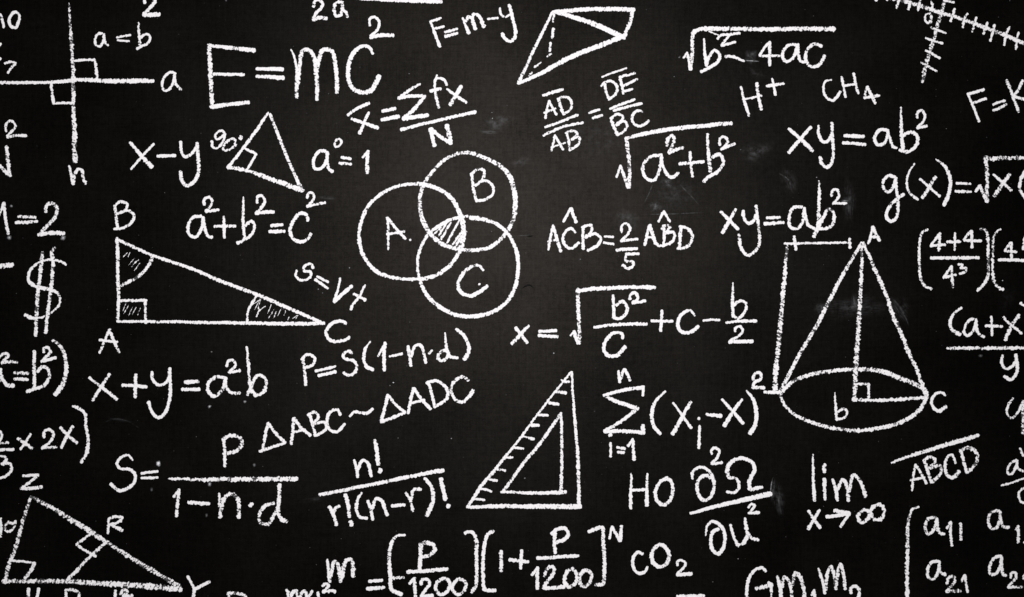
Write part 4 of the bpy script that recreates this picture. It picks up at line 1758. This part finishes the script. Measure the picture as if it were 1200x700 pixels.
def hairline(pts, wd, op, label):
    """a dusty line left by an erased stroke, narrow soft ribbon"""
    V, F, UA, UB = [], [], [], []
    P, tot = resample(catmull([(x, y, wd) for x, y in pts]), 2.0)
    for i, (x, y, w_) in enumerate(P):
        a = P[max(0, i-1)]; b = P[min(len(P)-1, i+1)]
        d = math.hypot(b[0]-a[0], b[1]-a[1]) or 1
        nx, ny = -(b[1]-a[1])/d, (b[0]-a[0])/d
        end = abs(2.0*i/(len(P)-1) - 1) ** 3
        for v in (-1, 0, 1):
            V.append((bx(x+nx*v*wd), -0.00013, bz(y+ny*v*wd)))
            UA.append((x*1.0+nx*v*wd, y*1.0+ny*v*wd)); UB.append((min(1, abs(v)+end), op))
    for i in range(len(P)-1):
        for k in (0, 1):
            p = i*3+k; F.append((p, p+1, p+4, p+3))
    org = (bx(pts[0][0]), 0.0, bz(pts[0][1]))
    o = mesh_obj("erased_line", V, F, UA, UB, SMUDGE_N, None, org)
    tag(o, label, "erased line", "ghost lines of erased chalk")
hairline([(752, 251.5), (785, 251), (825, 249)], 1.0, .20, "faint level ghost line above the letters ABD")
hairline([(766, 213), (760, 228), (752, 243)], 1.1, .14, "faint slanting ghost line left of the small pale smudge above ABD")
hairline([(796, 216), (808, 228), (820, 241)], 1.1, .12, "faint slanting ghost line right of the ghost drawing above ABD")
hairline([(1043, 347), (1052, 357), (1060, 370), (1066, 384)], 1.2, .14, "thin ghost line beside the right side of the cone")
hairline([(906, 559), (904, 567), (903, 577)], .9, 1.6, "short bright scratch above the end of the omega fraction bar")
hairline([(872, 71), (880, 71.5), (890, 72)], .9, 1.4, "thin dusty line linking the minus to the smudge before 4ac")
hairline([(120, 496), (135, 491), (150, 494), (165, 503)], 1.2, .05, "long faint curved ghost line below the letter y of x + y")
hairline([(912, 203), (922, 209), (927, 218)], 1.2, .35, "short curved ghost line above the lower xy equation")
hairline([(600, 277), (618, 276), (626, 278)], .9, .14, "very faint short ghost line right of the overlapping circles")

def stray_dust():
    """single chalk grains fallen on the board"""
    V, F, UA, UB = [], [], [], []
    def grain(x, y, r, op):
        b0 = len(V); k = random.randint(5, 7); a0 = random.random()*6
        ex = random.uniform(0.7, 1.5)
        V.append((bx(x), -0.0006, bz(y))); UA.append((x, y)); UB.append((0.0, op))
        for j in range(k):
            a = a0 + 2*math.pi*j/k; rr = r*random.uniform(0.75, 1.2)
            V.append((bx(x+rr*ex*math.cos(a)), -0.0001, bz(y+rr*math.sin(a))))
            UA.append((x, y)); UB.append((0.6, op))
        for j in range(k): F.append((b0, b0+1+j, b0+1+(j+1) % k))
    for x, y, r in ((479.5, 86.5, .7), (577, 139, .9), (576.5, 132, .6), (796, 67.5, .9), (790, 90, .6),
                    (409.5, 314, .8), (378, 343.5, .7), (373, 339, .5), (457, 452, .8), (461, 448.5, .7),
                    (649, 414, .8), (868, 175.5, .8), (193, 226, .6), (615, 560.5, .8), (957, 208, .7),
                    (1109, 151, .5), (680, 304, .5), (248, 412.5, .8), (1175, 329, .6), (529, 514, .7),
                    (543, 536, .6), (865, 655, .6), (865, 635, .5), (796.5, 67, .7), (230, 512, .5),
                    (466.5, 513.5, .7), (265, 1, .8), (593, 463, .6), (1110, 17, .5), (797, 66, .6)):
        grain(x, y, r*1.1, 1.6)
    for _ in range(900):
        grain(random.uniform(-150, 1350), random.uniform(-120, 820), random.uniform(0.25, 0.6), random.uniform(.08, .45))
    o = mesh_obj("chalk_dust", V, F, UA, UB, SMUDGE_N)
    tag(o, "loose white chalk grains scattered over the whole black board", None, None, "stuff")
stray_dust()

def scratch(pts, wd, label):
    """a dent in the board paint: a low burr ridge with a groove's shade"""
    V, F, UA, UB = [], [], [], []
    P, tot = resample(catmull([(x, y, wd) for x, y in pts]), 1.0)
    for i, (x, y, w_) in enumerate(P):
        t = i/(len(P)-1); k = math.sin(math.pi*t)
        for v, h in ((-1, 0), (0, 1), (1, 0)):
            V.append((bx(x), -0.00005 - 0.0009*h*k, bz(y + v*wd*k)))
            UA.append((x, y)); UB.append((v, 1))
    for i in range(len(P)-1):
        for k in (0, 1):
            p = i*3+k; F.append((p, p+1, p+4, p+3))
    o = mesh_obj("paint_burr", V, F, UA, UB, BURR, None, (bx(pts[0][0]), 0, bz(pts[0][1])))
    tag(o, label, "paint scratch")
BURR, _nt = new_mat("bare_black_paint")
_b = _nt.nodes.new('ShaderNodeBsdfPrincipled'); _o = _nt.nodes.new('ShaderNodeOutputMaterial')
_b.inputs['Base Color'].default_value = (0.0015, 0.0014, 0.0014, 1)
_b.inputs['Roughness'].default_value = 0.35; _b.inputs['Specular IOR Level'].default_value = 0.02
_nt.links.new(_b.outputs[0], _o.inputs[0])
scratch([(611, 338.5), (617, 335), (621, 334.5), (626, 338)], 1.0, "small dark paint crack right of the circle lettered C")
scratch([(616, 276.5), (621, 277), (626, 276.5)], 0.8, "short dark paint nick right of the overlapping circles")
